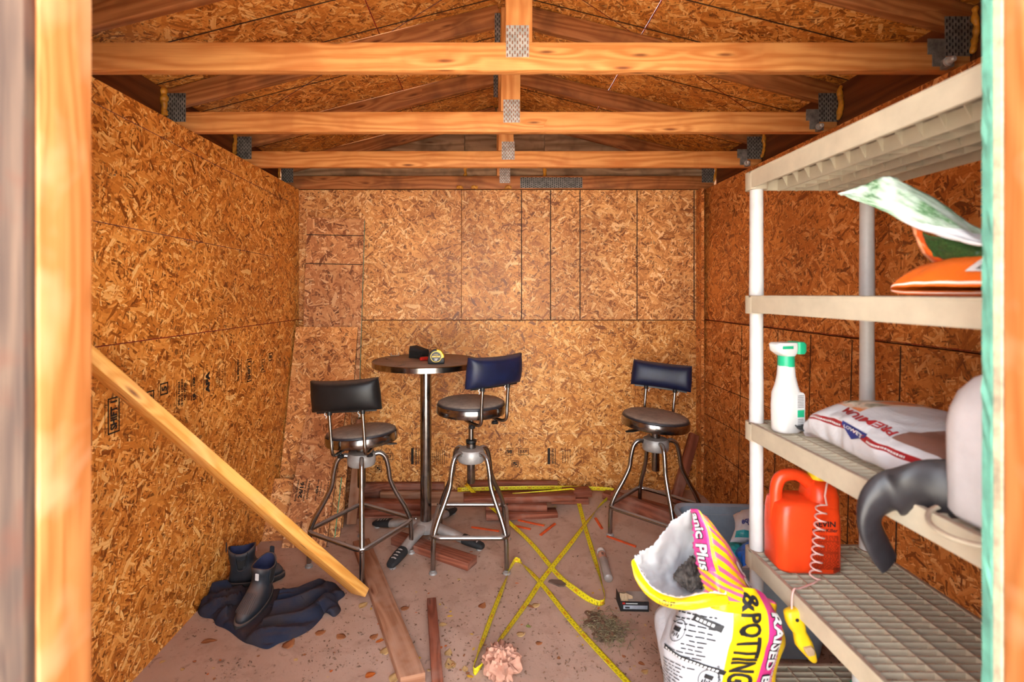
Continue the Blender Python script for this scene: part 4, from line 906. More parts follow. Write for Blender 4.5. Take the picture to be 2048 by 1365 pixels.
# white jug at the near end of the third shelf
wj = thing('white_jug', 'translucent white jug at the shelf end beside the door post', 'jug', (0.968, 0.90, TZS[2] + 0.004), 0); B = wm(wj)
build('body', loft([rr3(.15, .15, .05, 0), rr3(.17, .17, .06, .012), rr3(.172, .172, .06, .17), rr3(.168, .168, .065, .205), rr3(.15, .15, .065, .24), rr3(.11, .11, .05, .268), rr3(.06, .06, .028, .284), rr3(.05, .05, .024, .3)]), M['jug_white'], wj, B, smooth=True, ang=60)
build('cap', tr(lathe([(.028, .298), (.029, .3), (.029, .318), (.027, .321)], 20), 0, 0, 0), M['white_plastic'], wj, B, smooth=True)
build('bail_handle', tube([(-.075 + .06 * math.cos(a), -.0 + .075 * math.sin(a), .006 - .0 + .018 * math.cos(a)) for a in [6.283 * i / 40 for i in range(40)]], .005, 8, closed=True), M['resin'], wj, B, smooth=True)
# white mulch bag lying on the third shelf
def bag_rings(secs, n=36, p=2.6):
    """secs: (centre, halfwidth, height, axis_x) -> flat-bottomed pillow sections; u runs from the bottom front over the top to the back"""
    R_ = []
    for c_, hw, hh, ax in secs:
        ring = []
        for j in range(n):
            a = math.pi * 1.5 - 2 * math.pi * j / n            # start at the bottom, go up the -axis side
            cx, sz = math.cos(a), math.sin(a)
            x = math.copysign(abs(cx) ** (2 / p), cx) * hw; z = math.copysign(abs(sz) ** (2 / p), sz)
            z = (z if z > 0 else -(abs(z) ** .45)); z = (z + 1) / 2 * hh
            ring.append(Vector(c_) + Vector(ax) * x + Vector((0, 0, z)))
        R_.append(ring)
    return R_
class RingSurf:
    def __init__(s, rings, wr=0, ws=10, sd=0): s.r = rings; s.wr, s.ws, s.sd = wr, ws, sd
    def raw(s, u, v):
        p = s.raw0(u, v)
        w_ = Vector((p.x * s.ws + s.sd, p.y * s.ws, p.z * s.ws)); h_ = w_ * 2.7
        q = Vector((noise.noise(w_) + .45 * noise.noise(h_), noise.noise(w_ + Vector((9, 0, 0))), .6 * noise.noise(w_ + Vector((0, 9, 0))) + .3 * noise.noise(h_ + Vector((0, 5, 0)))))
        return p + q * s.wr * min(1, 4 * (u % 1), 4 * (1 - u % 1))
    def raw0(s, u, v):
        n = len(s.r[0]); m = len(s.r)
        t = v * (m - 1); i = max(0, min(m - 2, int(t))); f = t - i
        q = (u % 1) * n; j = int(q); g = q - j
        def ev(k): r = s.r[k]; return cr(r[(j - 1) % n], r[j % n], r[(j + 1) % n], r[(j + 2) % n], g)
        a = ev(max(0, i - 1)); b = ev(i); c_ = ev(i + 1); d_ = ev(min(m - 1, i + 2)); return cr(a, b, c_, d_, f)
    def __call__(s, u, v, off=0):
        e = .004; p = s.raw(u, v)
        if off:
            nn = (s.raw(u + e, v) - s.raw(u - e, v)).cross(s.raw(u, min(1, v + e)) - s.raw(u, max(0, v - e))).normalized(); p = p - nn * off
        return p
def bag_mesh(rings, wr=.004, ws=14, sd=0, k=3):
    """resample, wrinkle; returns vf, uvs (u around, v along)"""
    S = RingSurf(rings, wr, ws, sd); n = 64; m = (len(rings) - 1) * k * 2 + 1; V = []; UV = []
    for i in range(m):
        for j in range(n + 1):
            u, v = j / n, i / (m - 1); V.append(S.raw(u, v)); UV.append((u, v))
    Fc = ribgrid(n + 1, m)
    return (V, Fc), UV, S
z0 = TZS[2] + .0015
def wb_(y, x, hw, h): return ((x, y, z0), hw, h, (1, 0, 0))
secs = [wb_(1.47, 1.10, .15, .006), wb_(1.465, 1.10, .158, .055), wb_(1.45, 1.10, .16, .09), wb_(1.40, 1.095, .16, .124), wb_(1.30, 1.09, .165, .130), wb_(1.20, 1.085, .165, .115), wb_(1.10, 1.085, .165, .1), wb_(1.02, 1.085, .16, .085), wb_(.99, 1.085, .155, .012)]
rg = bag_rings(secs)
def brown(s, c_, sp, uv):
    v = sp.outputs[1]; u = sp.outputs[0]
    b1 = s.math('MULTIPLY', s.math('LESS_THAN', v, .30), s.math('MULTIPLY', s.math('GREATER_THAN', v, .12), s.math('GREATER_THAN', u, .315)))
    b2 = s.math('MULTIPLY', s.math('GREATER_THAN', v, .68), s.math('GREATER_THAN', u, .36))
    pic = s.math('MULTIPLY', s.math('MULTIPLY', s.math('GREATER_THAN', u, .40), s.math('LESS_THAN', u, .62)), s.math('MULTIPLY', s.math('GREATER_THAN', v, .31), s.math('LESS_THAN', v, .5)))
    c_ = s.mix(s.math('MAXIMUM', b1, b2), c_, lin((132, 92, 80)))
    pc_ = s.ramp(s.noise(uv, 14, 3), [(0.35, lin((70, 84, 60))), (0.5, lin((214, 200, 180))), (0.62, lin((214, 130, 80)))])
    return s.mix(pic, c_, pc_)
M['bag_white'] = bands('mulch_bag_film', [(0, (204, 203, 205)), (.262, (150, 32, 38)), (.298, (204, 203, 205)), (.7, (200, 200, 202))], 0, .28, crease=.35, extra=brown)
vf, UV, S = bag_mesh(rg, .012, 11, k=6)
mb_ = T(build('mulch_bag', vf, M['bag_white'], None, smooth=True, ang=0, uvs=UV), 'white garden product bag with a red stripe lying on the third shelf', 'bag')
def onbag(S_, vf, u, v, ku, kv, rot=0, off=.0025):
    """flat marks (metres) at (u, v): +x runs along v, +y along u"""
    q = xf(vf, Matrix.Rotation(rot, 4, 'Z')); return [S_(u + a.y * ku, v + a.x * kv, off) for a in q[0]], q[1]
ku, kv = 1 / .62, 1 / .56
em = [Vector(a) for a in ((-.03, .018, 0), (.03, .018, 0), (.03, .004, 0), (.0, -.022, 0), (-.03, .004, 0))]
build('emblem', onbag(S, (em, [(4, 3, 2, 1, 0)]), .281, .56, ku, kv), M['print_blue'], mb_, recalc=False)
build('emblem_word', onbag(S, textw("LOWE'S", .012, .046, .02, .01), .284, .56, ku, kv, 0, .004), M['print_white'], mb_, recalc=False)
rr = random.Random(9); q = []
for a_, b_ in ((.33, .50), (.63, .76)):
    x = a_
    while x < b_: l_ = rr.uniform(.004, .01); q.append(rect2d(x, x + l_ * .7, .2755, .2845)); x += l_
q = join(*q); build('stripe_words', ([S(a.y, a.x, .003) for a in q[0]], q[1]), M['print_white'], mb_, recalc=False)['kind'] = 'stuff'
build('name_print', onbag(S, textw('PREMIUM', .022, .13, .03, .02), .375, .56, ku, kv, R(180)), M['print_red'], mb_, recalc=False)
build('barcode', onbag(S, join(rect2d(-.03, .03, -.012, .012)), .345, .215, ku, kv), M['print_white'], mb_, recalc=False)
build('corner_words', onbag(S, join(rect2d(-.025, .02, -.006, .004, 4, 1), rect2d(-.02, .025, .012, .018, 4, 1)), .40, .2, ku, kv, R(180)), M['print_white'], mb_, recalc=False)
# black plastic sheet under that bag
sh_ = Sheet([[P(1588, 838, 1.515), P(1620, 832, 1.515), P(1660, 836, 1.51)], [P(1600, 860, 1.47), P(1630, 860, 1.46), P(1665, 862, 1.44)], [P(1640, 884, 1.46), P(1665, 886, 1.43), P(1700, 888, 1.40)]], .004, 5, 2)
for r_ in sh_.c:
    for a in r_: a.z = max(TZS[2] + .006, min(a.z, TZS[2] + .03))
T(sh_.build('plastic_sheet', M['black'], None, 20, 20), 'scrap of black plastic poking from under the white bag', 'plastic')
# black rubber sleeve hanging over the third shelf's front edge
pp = [P(1985, 990, .95), P(1918, 985, .985), P(1850, 978, 1.02), P(1800, 985, 1.045), P(1765, 992, 1.06), P(1742, 1020, 1.066), P(1740, 1055, 1.068), P(1757, 1095, 1.07), P(1778, 1128, 1.07)]
wd = [(.062, .03), (.064, .03), (.062, .03), (.055, .028), (.046, .026), (.036, .02), (.034, .013), (.034, .01), (.03, .008)]
pp = [Vector((0, 0, HC)).lerp(a, .985) for a in pp]; wd = [(a * .985, b * .985) for a, b in wd]
pp = spline(pp, 4); rings = []
for i, c_ in enumerate(pp):
    t_ = (pp[min(i + 1, len(pp) - 1)] - pp[max(i - 1, 0)]).normalized(); k = i / 4; a = int(min(7, k)); f = k - a
    w_, th = (wd[a][q] * (1 - f) + wd[a + 1][q] * f for q in (0, 1))
    nn = Vector((.35, -.93, .1)); nn = (nn - t_ * nn.dot(t_)).normalized(); s_ = t_.cross(nn)
    rings.append([c_ + s_ * math.cos(6.283 * j / 16) * w_ * (1 + .08 * noise.noise(Vector((k, j * .5, 0)))) + nn * math.sin(6.283 * j / 16) * th for j in range(16)])
T(build('rubber_sleeve', loft(rings), plain('black_rubber', (44, 42, 46), .42, var=.2, vs_=18, bump=.3, bs=14, dust=(110, 104, 104), dustf=.3), None, smooth=True, ang=60), 'limp black rubber sleeve drooping over the third shelf edge', 'sleeve')
# bags on the second shelf
z0 = TZS[1] + .004
ob = bag_rings([((.868 + .0, .90, z0), .01, .02, (0, 1, 0))] * 0 + [((.885, .95, z0 + .01), .10, .01, (-.25, 1, 0)), ((.90, .95, z0), .11, .045, (-.25, 1, 0)), ((.94, .94, z0), .125, .075, (-.2, 1, 0)), ((1.02, .93, z0), .13, .085, (0, 1, 0)), ((1.15, .93, z0), .13, .08, (0, 1, 0)), ((1.26, .93, z0), .12, .05, (0, 1, 0)), ((1.275, .93, z0), .11, .01, (0, 1, 0))])
M['bag_orange'] = bands('orange_bag_film', [(0, (224, 106, 34)), (.045, (240, 226, 214)), (.075, (224, 106, 34)), (.9, (232, 120, 50))], 1, .28, crease=.4)
vf, UV, S2 = bag_mesh(ob, .006, 16, 3)
o2 = T(build('orange_bag', vf, M['bag_orange'], None, smooth=True, ang=0, uvs=UV), 'orange plastic bag lying at the end of the second shelf', 'bag')
pt = join(rect2d(-.035, .035, -.028, .028, 4, 4)); build('label_patch', onbag(S2, pt, .42, .26, 1 / .42, 1 / .4), M['print_white'], o2, recalc=False)
build('barcode', onbag(S2, join(*[rect2d(-.026 + .005 * i, -.0235 + .005 * i, -.005, .022) for i in range(11)]), .42, .26, 1 / .42, 1 / .4, 0, .004), M['print_black'], o2, recalc=False)
def leafy(s, c_, sp, uv):
    g_ = s.ramp(s.noise(uv, 26, 4, .7), [(0.3, lin((40, 84, 40))), (0.5, lin((110, 150, 108))), (0.7, lin((186, 206, 186)))])
    m_ = s.mapr(s.noise(uv, 3.5, 2), .42, .6)
    return s.mix(s.math('MULTIPLY', s.math('LESS_THAN', sp.outputs[1], .62), m_), c_, g_)
M['bag_green'] = bands('peat_bag_film', [(0, (206, 222, 208)), (.62, (226, 230, 234))], 1, .3, crease=.3, extra=leafy)
def dleaf(s, c_, sp, uv):
    g_ = s.ramp(s.noise(uv, 30, 4, .7), [(0.35, lin((20, 40, 20))), (0.65, lin((60, 96, 50)))])
    return s.mix(s.math('MULTIPLY', s.math('LESS_THAN', sp.outputs[1], .62), s.math('GREATER_THAN', sp.outputs[0], .22)), c_, g_)
M['bag_dark'] = bands('peat_bag_under', [(0, (222, 150, 110)), (.08, (216, 92, 32)), (.3, (216, 92, 32)), (.5, (120, 30, 22)), (.62, (214, 96, 40))], 0, .3, crease=.4, extra=dleaf)
gb = thing('peat_bag', 'green and white garden bag jutting out above the orange bag', 'bag', (1.0, 1.0, TZS[1] + .1))
top = Sheet([[P(1676, 389, 1.20), P(1725, 372, 1.16), P(1768, 354, 1.13), P(1800, 362, 1.12)], [P(1695, 395, 1.17), P(1755, 398, 1.12), P(1815, 388, 1.08), P(1880, 405, 1.06)],
             [P(1770, 423, 1.10), P(1830, 432, 1.05), P(1890, 440, 1.01), P(1945, 452, 1.0)], [P(1850, 462, 1.03), P(1900, 470, .98), P(1950, 482, .95), P(2010, 490, .94)], [P(1960, 488, .93), P(1985, 500, .91), P(2015, 508, .9), P(2050, 514, .89)]], .005, 5, 4)
q_ = top.build('upper_film', M['bag_green'], gb, 40, 40, .002)
em = join(ring2d(0, 0, .075, .02), disc2d(0, 0, .055)); build('emblem', onto(top, ([Vector((.72 + a.x, .12 + a.y * .8, 0)) for a in em[0]], em[1]), .002), M['print_white'], q_, recalc=False)
build('emblem_mark', onto(top, ([Vector((.72 + a.x, .12 + a.y, 0)) for a in rect2d(-.04, .03, -.012, .018, 3, 2)[0]], rect2d(0, 1, 0, 1, 3, 2)[1]), .0035), M['print_blue'], q_, recalc=False)
und = Sheet([[P(1824, 452, 1.06), P(1860, 470, 1.02), P(1920, 480, .98), P(1990, 500, .92)], [P(1832, 478, 1.06), P(1870, 495, 1.03), P(1925, 505, .97), P(1990, 515, .92)], [P(1848, 508, 1.06), P(1885, 520, 1.02), P(1930, 528, .97), P(1990, 532, .92)], [P(1880, 532, 1.05), P(1905, 536, 1.02), P(1945, 537, .98), P(1990, 538, .93)]], .004, 5, 6)
und.build('under_film', M['bag_dark'], gb, 30, 30, .002)
# small bottle lying on the bottom shelf
p = Vector((1.135, 1.5, 0))
bb = thing('small_bottle', 'small white and green bottle on the lowest shelf', 'bottle', (p.x, p.y, TZS[4] + .001), R(60)); B = wm(bb)
build('body', lathe([(.028, 0), (.031, .004), (.031, .05), (.027, .064), (.019, .068)], 22), M['green_cap'], bb, B, smooth=True, ang=50)
build('cap', lathe([(.019, .066), (.023, .068), (.023, .09), (.019, .104), (.01, .11)], 18), M['white_plastic'], bb, B, smooth=True, ang=50)
# ------------------------------------------------------------------ boots and garment on the left
def boot(label, heel, toe, z, lean=0, pitch=0):
    hx = Vector((heel[0], heel[1], z)); tv = Vector((toe[0] - heel[0], toe[1] - heel[1], 0)); a = math.atan2(tv.y, tv.x)
    t = thing('rubber_boot', label, 'boot', None, 0, 'pair of rubber ankle boots', M=Matrix.Translation(hx) @ Matrix.Rotation(a, 4, 'Z') @ Matrix.Rotation(lean, 4, 'X') @ Matrix.Rotation(pitch, 4, 'Y') @ Matrix.Scale(.9, 4)); B = wm(t)
    def ring(x0, x1, w_, z, n=28, toe_w=1.0):
        out = []
        for j in range(n):
            q = 2 * math.pi * j / n; c_, s_ = math.cos(q), math.sin(q)
            x = (x0 + x1) / 2 + math.copysign(abs(c_) ** .8, c_) * (x1 - x0) / 2
            f = (x - x0) / (x1 - x0); ww = w_ * (0.8 + 0.28 * math.sin(math.pi * min(1, f * .8 + .1)) if toe_w else 1)
            out.append((x, math.copysign(abs(s_) ** .85, s_) * ww, z))
        return out
    sole = build('sole', loft([ring(-.005, .272, .05, 0), ring(-.008, .278, .053, .004), ring(-.008, .278, .053, .026), ring(-.004, .272, .05, .03)]), M['rubber_sole'], t, B, smooth=True, ang=50)
    up_ = [ring(0, .268, .048, .028), ring(.001, .266, .049, .045), ring(.003, .256, .047, .06), ring(.006, .232, .044, .074), ring(.008, .196, .042, .088), ring(.008, .16, .041, .102), ring(.007, .138, .04, .118), ring(.004, .128, .042, .14), ring(0, .128, .046, .165), ring(-.004, .132, .05, .19)]
    rings = [[Vector(p) for p in r] for r in up_]
    for p in rings[-1]: p.z += .022 * (((p.x - .064) / .066) ** 2) - .006        # top line dips at the sides
    ub = build('upper', loft(rings, False, False), M['rubber'], t, B, smooth=True, ang=0)
    m = ub.modifiers.new('thickness', 'SOLIDIFY'); m.thickness = .005; m.offset = -1
    inn = [[Vector((.064 + (p.x - .064) * .86, p.y * .84, p.z)) for p in r] for r in rings[6:]]
    build('lining', loft(list(reversed(inn)), False, True), M['navy_lining'], t, B, smooth=True, ang=0, recalc=False)
    for s_ in (-1, 1):
        g_ = Sheet([[(.040, s_ * .049, .188), (.064, s_ * .0515, .180), (.090, s_ * .049, .188)], [(.042, s_ * .044, .14), (.064, s_ * .0455, .14), (.088, s_ * .0438, .14)], [(.050, s_ * .0425, .10), (.064, s_ * .0435, .098), (.082, s_ * .0425, .10)]])
        gr = g_.build('elastic_panel', M['black_dull'], t, 9, 9, .003, -s_, M=B)
        build('panel_rim', tube(spline([(.036, s_ * .051, .19), (.038, s_ * .0455, .14), (.046, s_ * .0445, .1), (.064, s_ * .045, .092), (.086, s_ * .0445, .1), (.094, s_ * .0455, .14), (.096, s_ * .051, .19)], 4), .002, 6), M['rubber'], gr, B, smooth=True)
    for q in range(9):
        y = -.032 + .008 * q; build('rib', tube(spline([(.25 - 12 * y * y, y * 1.1, .066 - 6 * y * y), (.205, y, .087 - 9 * y * y), (.16, y * .9, .104 - 9 * y * y)], 4), .0016, 5), M['rubber'], t, B, smooth=True)
    build('pull_tab', loft([[(-.012 + e, p, q) for p, q in rrect(.024, .05, .008, 3, 0, .21)] for e in (0, .003)]), M['rubber'], t, B)
    return t, B
b1, B1 = boot('dark rubber boot standing upright against the left wall', (-1.245, 2.35), (-0.99, 2.445), 0.002)
tg = build('front_tag', loft([[(.1335 + e, p, q) for p, q in rrect(.02, .03, .003, 2, -.012, .182)] for e in (0, .0012)]), M['red'], b1, B1); build('tag_print', loft([[(.1345 + e, p, q) for p, q in rrect(.014, .022, .002, 2, -.012, .182)] for e in (0, .0012)]), M['print_white'], tg, B1)
cz = 0.03
b2, B2 = boot('dark rubber boot tilted on the navy garment, toe towards the door', (-1.02, 2.28), (-1.04, 2.03), cz, lean=R(-6), pitch=R(6))
build('front_tag', loft([[(.1345 + e, p, q) for p, q in rrect(.018, .036, .003, 2, .006, .168)] for e in (0, .0012)]), M['print_white'], b2, B2)
# crumpled garment
bnd = [(395, 1185), (392, 1215), (402, 1235), (425, 1240), (432, 1252), (455, 1262), (485, 1285), (505, 1292), (534, 1300), (560, 1288), (590, 1278), (620, 1262), (642, 1240), (652, 1226), (668, 1236), (682, 1222), (676, 1205), (690, 1190), (664, 1172), (640, 1178), (610, 1180), (575, 1188), (540, 1186), (505, 1178), (470, 1176), (435, 1172), (408, 1174)]
pb_ = [FP(*b) for b in bnd]; cen = sum(pb_, Vector()) / len(pb_)
NB = 168; NR = 40
lp = spline(pb_ + [pb_[0]], 8); lp = [lp[int(i * (len(lp) - 1) / NB)] for i in range(NB)]
V = [cen.copy()]; Fc = []
def fold(x, y, r):
    s_ = x * .83 + y * .56; t_ = -x * .56 + y * .83; t_ += .05 * noise.noise(Vector((s_ * 5, t_ * 4, 0)))
    am = .55 + .75 * noise.noise(Vector((s_ * 4 + 2, t_ * 5, 3)))
    h = .062 * max(.1, am) * (.5 + .5 * math.sin(t_ * 82 + 5 * noise.noise(Vector((s_ * 3, t_ * 3, 7))))) ** .8 + .014 * (.5 + .5 * math.sin(t_ * 210 + s_ * 25 + 7 * noise.noise(Vector((s_ * 6, t_ * 8, 5)))))
    e = min(1, (1 - r) * 5) ** .5
    return .004 + (h * .85 + .014) * e
for i in range(NR):
    r = (i + 1) / NR
    for p in lp:
        q = cen.lerp(p, r); q = q + Vector((noise.noise(q * 9), noise.noise(q * 9 + Vector((5, 5, 5))), 0)) * .012 * (r < 1)
        q.x = max(q.x, XL + .006)
        q.z = fold(q.x, q.y, r) if i < NR - 1 else .002
        # the boots press it flat
        dd = math.hypot((q.x + 1.033) / .075, (q.y - 2.14) / .17)
        if dd < 1.25: q.z = min(q.z, .022 + .03 * max(0, dd - 1))
        dd = math.hypot((q.x + 1.11) / .17, (q.y - 2.4) / .08)
        if dd < 1.25: q.z = min(q.z, .003)
        V.append(q)
V[0].z = .03
for j in range(NB): Fc.append((0, 1 + j, 1 + (j + 1) % NB))
for i in range(NR - 1):
    for j in range(NB):
        k = (j + 1) % NB; Fc.append((1 + i * NB + j, 1 + i * NB + NB + j, 1 + i * NB + NB + k, 1 + i * NB + k))
T(build('navy_garment', (V, Fc), M['navy_cloth'], None, smooth=True, ang=0), 'crumpled navy garment heaped under the rubber boots', 'clothing')
# ------------------------------------------------------------------ yellow tape blade
def ribbon(label, pts, w_=.025):
    c_ = []; tl = []
    for px, py, h, a in pts:
        z = h if h > .1 else None
        c_.append(HP(px, py, z) if z else FP(px, py, h)); tl.append(a)
    k = 7; cp = spline(c_, k); ta = [Vector((a, 0, 0)) for a in tl]; ta = [q.x for q in spline(ta, k)]
    V = []; n = len(cp); L = 0; UV = []; mk = {'r': [], 'k': []}; last = 0
    for i, p in enumerate(cp):
        t_ = (cp[min(i + 1, n - 1)] - cp[max(i - 1, 0)]); t_.z = 0; t_.normalize(); s_ = Vector((-t_.y, t_.x, 0)); a = R(ta[i])
        dn = s_ * math.cos(a) + Vector((0, 0, 1)) * math.sin(a); nn = t_.cross(dn)
        if nn.z < 0: nn = -nn
        if i: L += (p - cp[i - 1]).length
        for e in (-1, -.5, 0, .5, 1): V.append(p + dn * e * w_ / 2 + nn * (.002 * e * e))
        UV += [(L, e) for e in (-1, -.5, 0, .5, 1)]
    bl = build('measuring_tape', (V, ribgrid(5, n)), M['tape_y'], None, smooth=True, ang=0, uvs=UV)
    m = bl.modifiers.new('thickness', 'SOLIDIFY'); m.thickness = .0006; m.offset = 0
    T(bl, label, 'tape'); return bl, cp, ta
tape_mat = NT('tape_printed'); uv = tape_mat.uv(); sp_ = tape_mat.n('ShaderNodeSeparateXYZ'); tape_mat.l(uv, sp_.inputs[0])
fr = tape_mat.math('FRACT', tape_mat.math('MULTIPLY', sp_.outputs[0], 39.37)); f2 = tape_mat.math('FRACT', tape_mat.math('MULTIPLY', sp_.outputs[0], 39.37 * 4)); f12 = tape_mat.math('FRACT', tape_mat.math('MULTIPLY', sp_.outputs[0], 39.37 / 6))
ev_ = tape_mat.math('ABSOLUTE', sp_.outputs[1])
t1 = tape_mat.math('MULTIPLY', tape_mat.math('LESS_THAN', fr, .07), tape_mat.math('GREATER_THAN', ev_, .2))
t2 = tape_mat.math('MULTIPLY', tape_mat.math('LESS_THAN', f2, .14), tape_mat.math('GREATER_THAN', ev_, .72))
blob = tape_mat.math('MULTIPLY', tape_mat.math('MULTIPLY', tape_mat.math('GREATER_THAN', fr, .3), tape_mat.math('LESS_THAN', fr, .7)), tape_mat.math('MULTIPLY', tape_mat.math('LESS_THAN', ev_, .35), tape_mat.math('GREATER_THAN', tape_mat.noise(uv, 260, 2), .5)))
rd_ = tape_mat.math('MULTIPLY', tape_mat.math('LESS_THAN', f12, .16), tape_mat.math('LESS_THAN', ev_, .5))
c_ = tape_mat.mix(tape_mat.math('MAXIMUM', tape_mat.math('MAXIMUM', t1, t2), blob), lin((226, 208, 24)), lin((120, 104, 22)))
c_ = tape_mat.mix(tape_mat.math('MULTIPLY', rd_, .45), c_, lin((190, 50, 20)))
c_ = tape_mat.mix(tape_mat.mapr(tape_mat.noise(tape_mat.obj(), 6, 4), .5, .75, 0, .3), c_, lin((196, 166, 70)))
tape_mat.set(Base_Color=c_, Roughness=.45); M['tape_y'] = tape_mat.m
ribbon('yellow measuring tape blade zigzagging from the door to the right stool', [(1275, 1388, .006, 0), (1150, 1252, .006, 0), (1088, 1175, .006, 5), (1052, 1136, .009, 25), (1038, 1122, .0135, 88), (1030, 1121, .0135, 90), (1022, 1134, .0135, 88), (1005, 1178, .009, 35), (985, 1230, .008, 25), (965, 1285, .009, 35), (949, 1332, .0135, 88), (947, 1341, .0135, 90), (955, 1342, .0135, 92), (972, 1322, .0135, 120), (1010, 1268, .008, 155), (1055, 1205, .007, 168), (1085, 1160, .006, 178), (1140, 1090, .01, 180), (1178, 1040, .012, 150), (1200, 1012, .013, 110), (1222, 992, .0135, 92), (1228, 984, .105, 90), (1210, 979, .112, 90), (1100, 976, .13, 90), (1010, 977, .132, 92), (915, 980, .135, 95)], .026)
ribbon('yellow measuring tape blade looping beside the clear tube', [(931, 969, .17, 20), (960, 998, .11, 10), (1000, 1030, .05, 5), (1060, 1085, .006, 0), (1115, 1150, .006, 10), (1150, 1180, .009, 40), (1180, 1200, .0135, 80), (1200, 1207, .0135, 90), (1209, 1203, .0135, 90), (1207, 1185, .0135, 85), (1188, 1115, .008, 15), (1170, 1055, .006, 10), (1157, 1005, .01, 0), (1150, 985, .118, 40), (1141, 981, .135, 88), (1110, 984, .135, 90), (1025, 991, .13, 90)], .026)
# ------------------------------------------------------------------ small things on the floor
def stick(name, label, cat, a, b, r, mat, group, flat=.5, n=6):
    A, Bq = FP(*a, r * flat), FP(*b, r * flat); m, L = basis(A, Bq)
    ring = lambda x: [(x, r * math.cos(6.283 * (j + .5) / n), r * flat * math.sin(6.283 * (j + .5) / n)) for j in range(n)]
    o = build(name, loft([ring(0), ring(L)]), mat, None, m, bevel=.0006); T(o, label, cat, group); return o, m, L
GP = 'orange carpenter pencils'
for lab, a, b in (('orange pencil under the raised stool, left of its front foot rail', (943, 1055), (998, 1063)), ('orange pencil crossing just right of the raised stool', (1008, 1048), (1061, 1059)), ('orange pencil nearest the board stack with a dry leaf at its tip', (1036, 1041), (1088, 1052)), ('orange pencil lying askew, nearest the raised stool of the middle four', (1081, 1071), (1110, 1048)), ('orange pencil beside the twisted tape near the right stool', (1191, 1037), (1204, 1058)), ('orange pencil in front of the right stool', (1214, 1073), (1272, 1094)), ('orange pencil end showing behind the raised stool legs', (901, 1008), (925, 1006))):
    o, m, L = stick('carpenter_pencil', lab, 'pencil', a, b, .0095, M['pencil'], GP, .5)
    build('lead', loft([[(x, r * math.cos(6.283 * j / 5), r * .6 * math.sin(6.283 * j / 5)) for j in range(5)] for x, r in ((L - .0005, .0025), (L + .0008, .002))]), M['print_black'], o, m)
# clear tube with a label
A, Bq = FP(1202, 1104, .021), FP(1217, 1158, .021); m, L = basis(A, Bq)
tu = thing('clear_tube', 'clear plastic tube with a peach label lying on the floor', 'tube', A); 
def tl_(name, prof, mat, par=tu, **k): return build(name, xf(lathe(prof, 24, **k), Matrix.Rotation(R(90), 4, 'Y')), mat, par, m, smooth=True, ang=60)
tl_('barrel', [(.019, 0), (.0205, .004), (.0205, L - .002), (.019, L)], M['clear']); tl_('label_band', [(.0209, .03), (.0209, .075)], M['kraft'], cap0=False, cap1=False); tl_('end_cap', [(.021, -.004), (.0215, 0), (.0215, .014), (.021, .016)], M['white_plastic'])
build('label_bars', join(*[box(.04 + .004 * i, .042 + .004 * i, -.006, .006, .0208, .0213) for i in range(6)]), M['print_black'], tu, m)['kind'] = 'stuff'
# small torn box
A = FP(1241, 1224); Bq = FP(1298, 1225); ex = (Bq - A); L = ex.length
m = Matrix.Translation(A) @ Matrix.Rotation(math.atan2(ex.y, ex.x), 4, 'Z')
sb = thing('screw_box', 'small torn black cardboard box open at the top by the potting bag', 'box', M=m)
H = .07; D = .085
build('front_panel', box(0, L, 0, .0015, 0, H * .62), M['print_black'], sb, m); build('back_panel', box(0, L, D - .0015, D, 0, H * .5), M['card'], sb, m); build('bottom_panel', box(0, L, 0, D, 0, .0015), M['card'], sb, m)
build('side_panel', box(0, .0015, .0015, D - .0015, 0, H * .75), M['print_black'], sb, m); build('side_panel', box(L - .0015, L, .0015, D - .0015, 0, H * .6), M['print_black'], sb, m)
jag = [Vector((.002 + (L * .45) * i / 8, .012 + .002 * (i % 2), H * .55)) for i in range(9)] + [Vector((.002 + (L * .45) * i / 8, .02, H * (.75 + .2 * abs(noise.noise(Vector((i * .9, 1, 2)))) + .25 * (1 - i / 8)))) for i in range(9)]
build('torn_flap', (jag, [(i, i + 1, i + 10, i + 9) for i in range(8)]), M['card'], sb, m).modifiers.new('thickness', 'SOLIDIFY').thickness = .001
build('top_flap', xf(box(L * .3, L, 0, .055, 0, .0012), Matrix.Translation((0, .004, H * .62)) @ Matrix.Rotation(R(12), 4, 'X')), plain('box_top', (150, 136, 126), .6), sb, m)
lb = build('label_stripe', box(L * .1, L * .95, -.0006, .0001, .012, .028), plain('box_label', (170, 176, 186), .5), sb, m)
build('label_icon', box(L * .07, L * .16, -.0008, .0001, H * .47, H * .58), M['red'], sb, m); build('label_title', box(L * .19, L * .6, -.0008, .0001, H * .49, H * .54), M['print_white'], sb, m); build('label_block', box(L * .16, L * .32, -.0012, -.0004, .015, .022), M['print_black'], lb, m)
# crumpled kraft paper
A = FP(1003, 1350); n = 22; V = []; Fc = []
for j in range(n):
    for i in range(2 * n):
        a, b = math.pi * i / n, math.pi * (j + .5) / n - math.pi / 2; q = Vector((math.cos(a) * math.cos(b), math.sin(a) * math.cos(b), math.sin(b)))
        r = 1.12 - .5 * abs(noise.noise(Vector((q.x * 4, q.y * 4, q.z * 1.2)) + Vector((3, 1, 4)))) * 1.6 + .2 * noise.noise(q * 2.5) + .14 * abs(noise.noise(q * 6)) - .05
        V.append(Vector((q.x * .068 * r, q.y * .075 * r, max(-.043, q.z * .055 * r))))
for j in range(n - 1):
    for i in range(2 * n): k = (i + 1) % (2 * n); Fc.append((j * 2 * n + i, j * 2 * n + k, (j + 1) * 2 * n + k, (j + 1) * 2 * n + i))
Fc += [tuple(range(2 * n - 1, -1, -1)), tuple((n - 1) * 2 * n + i for i in range(2 * n))]
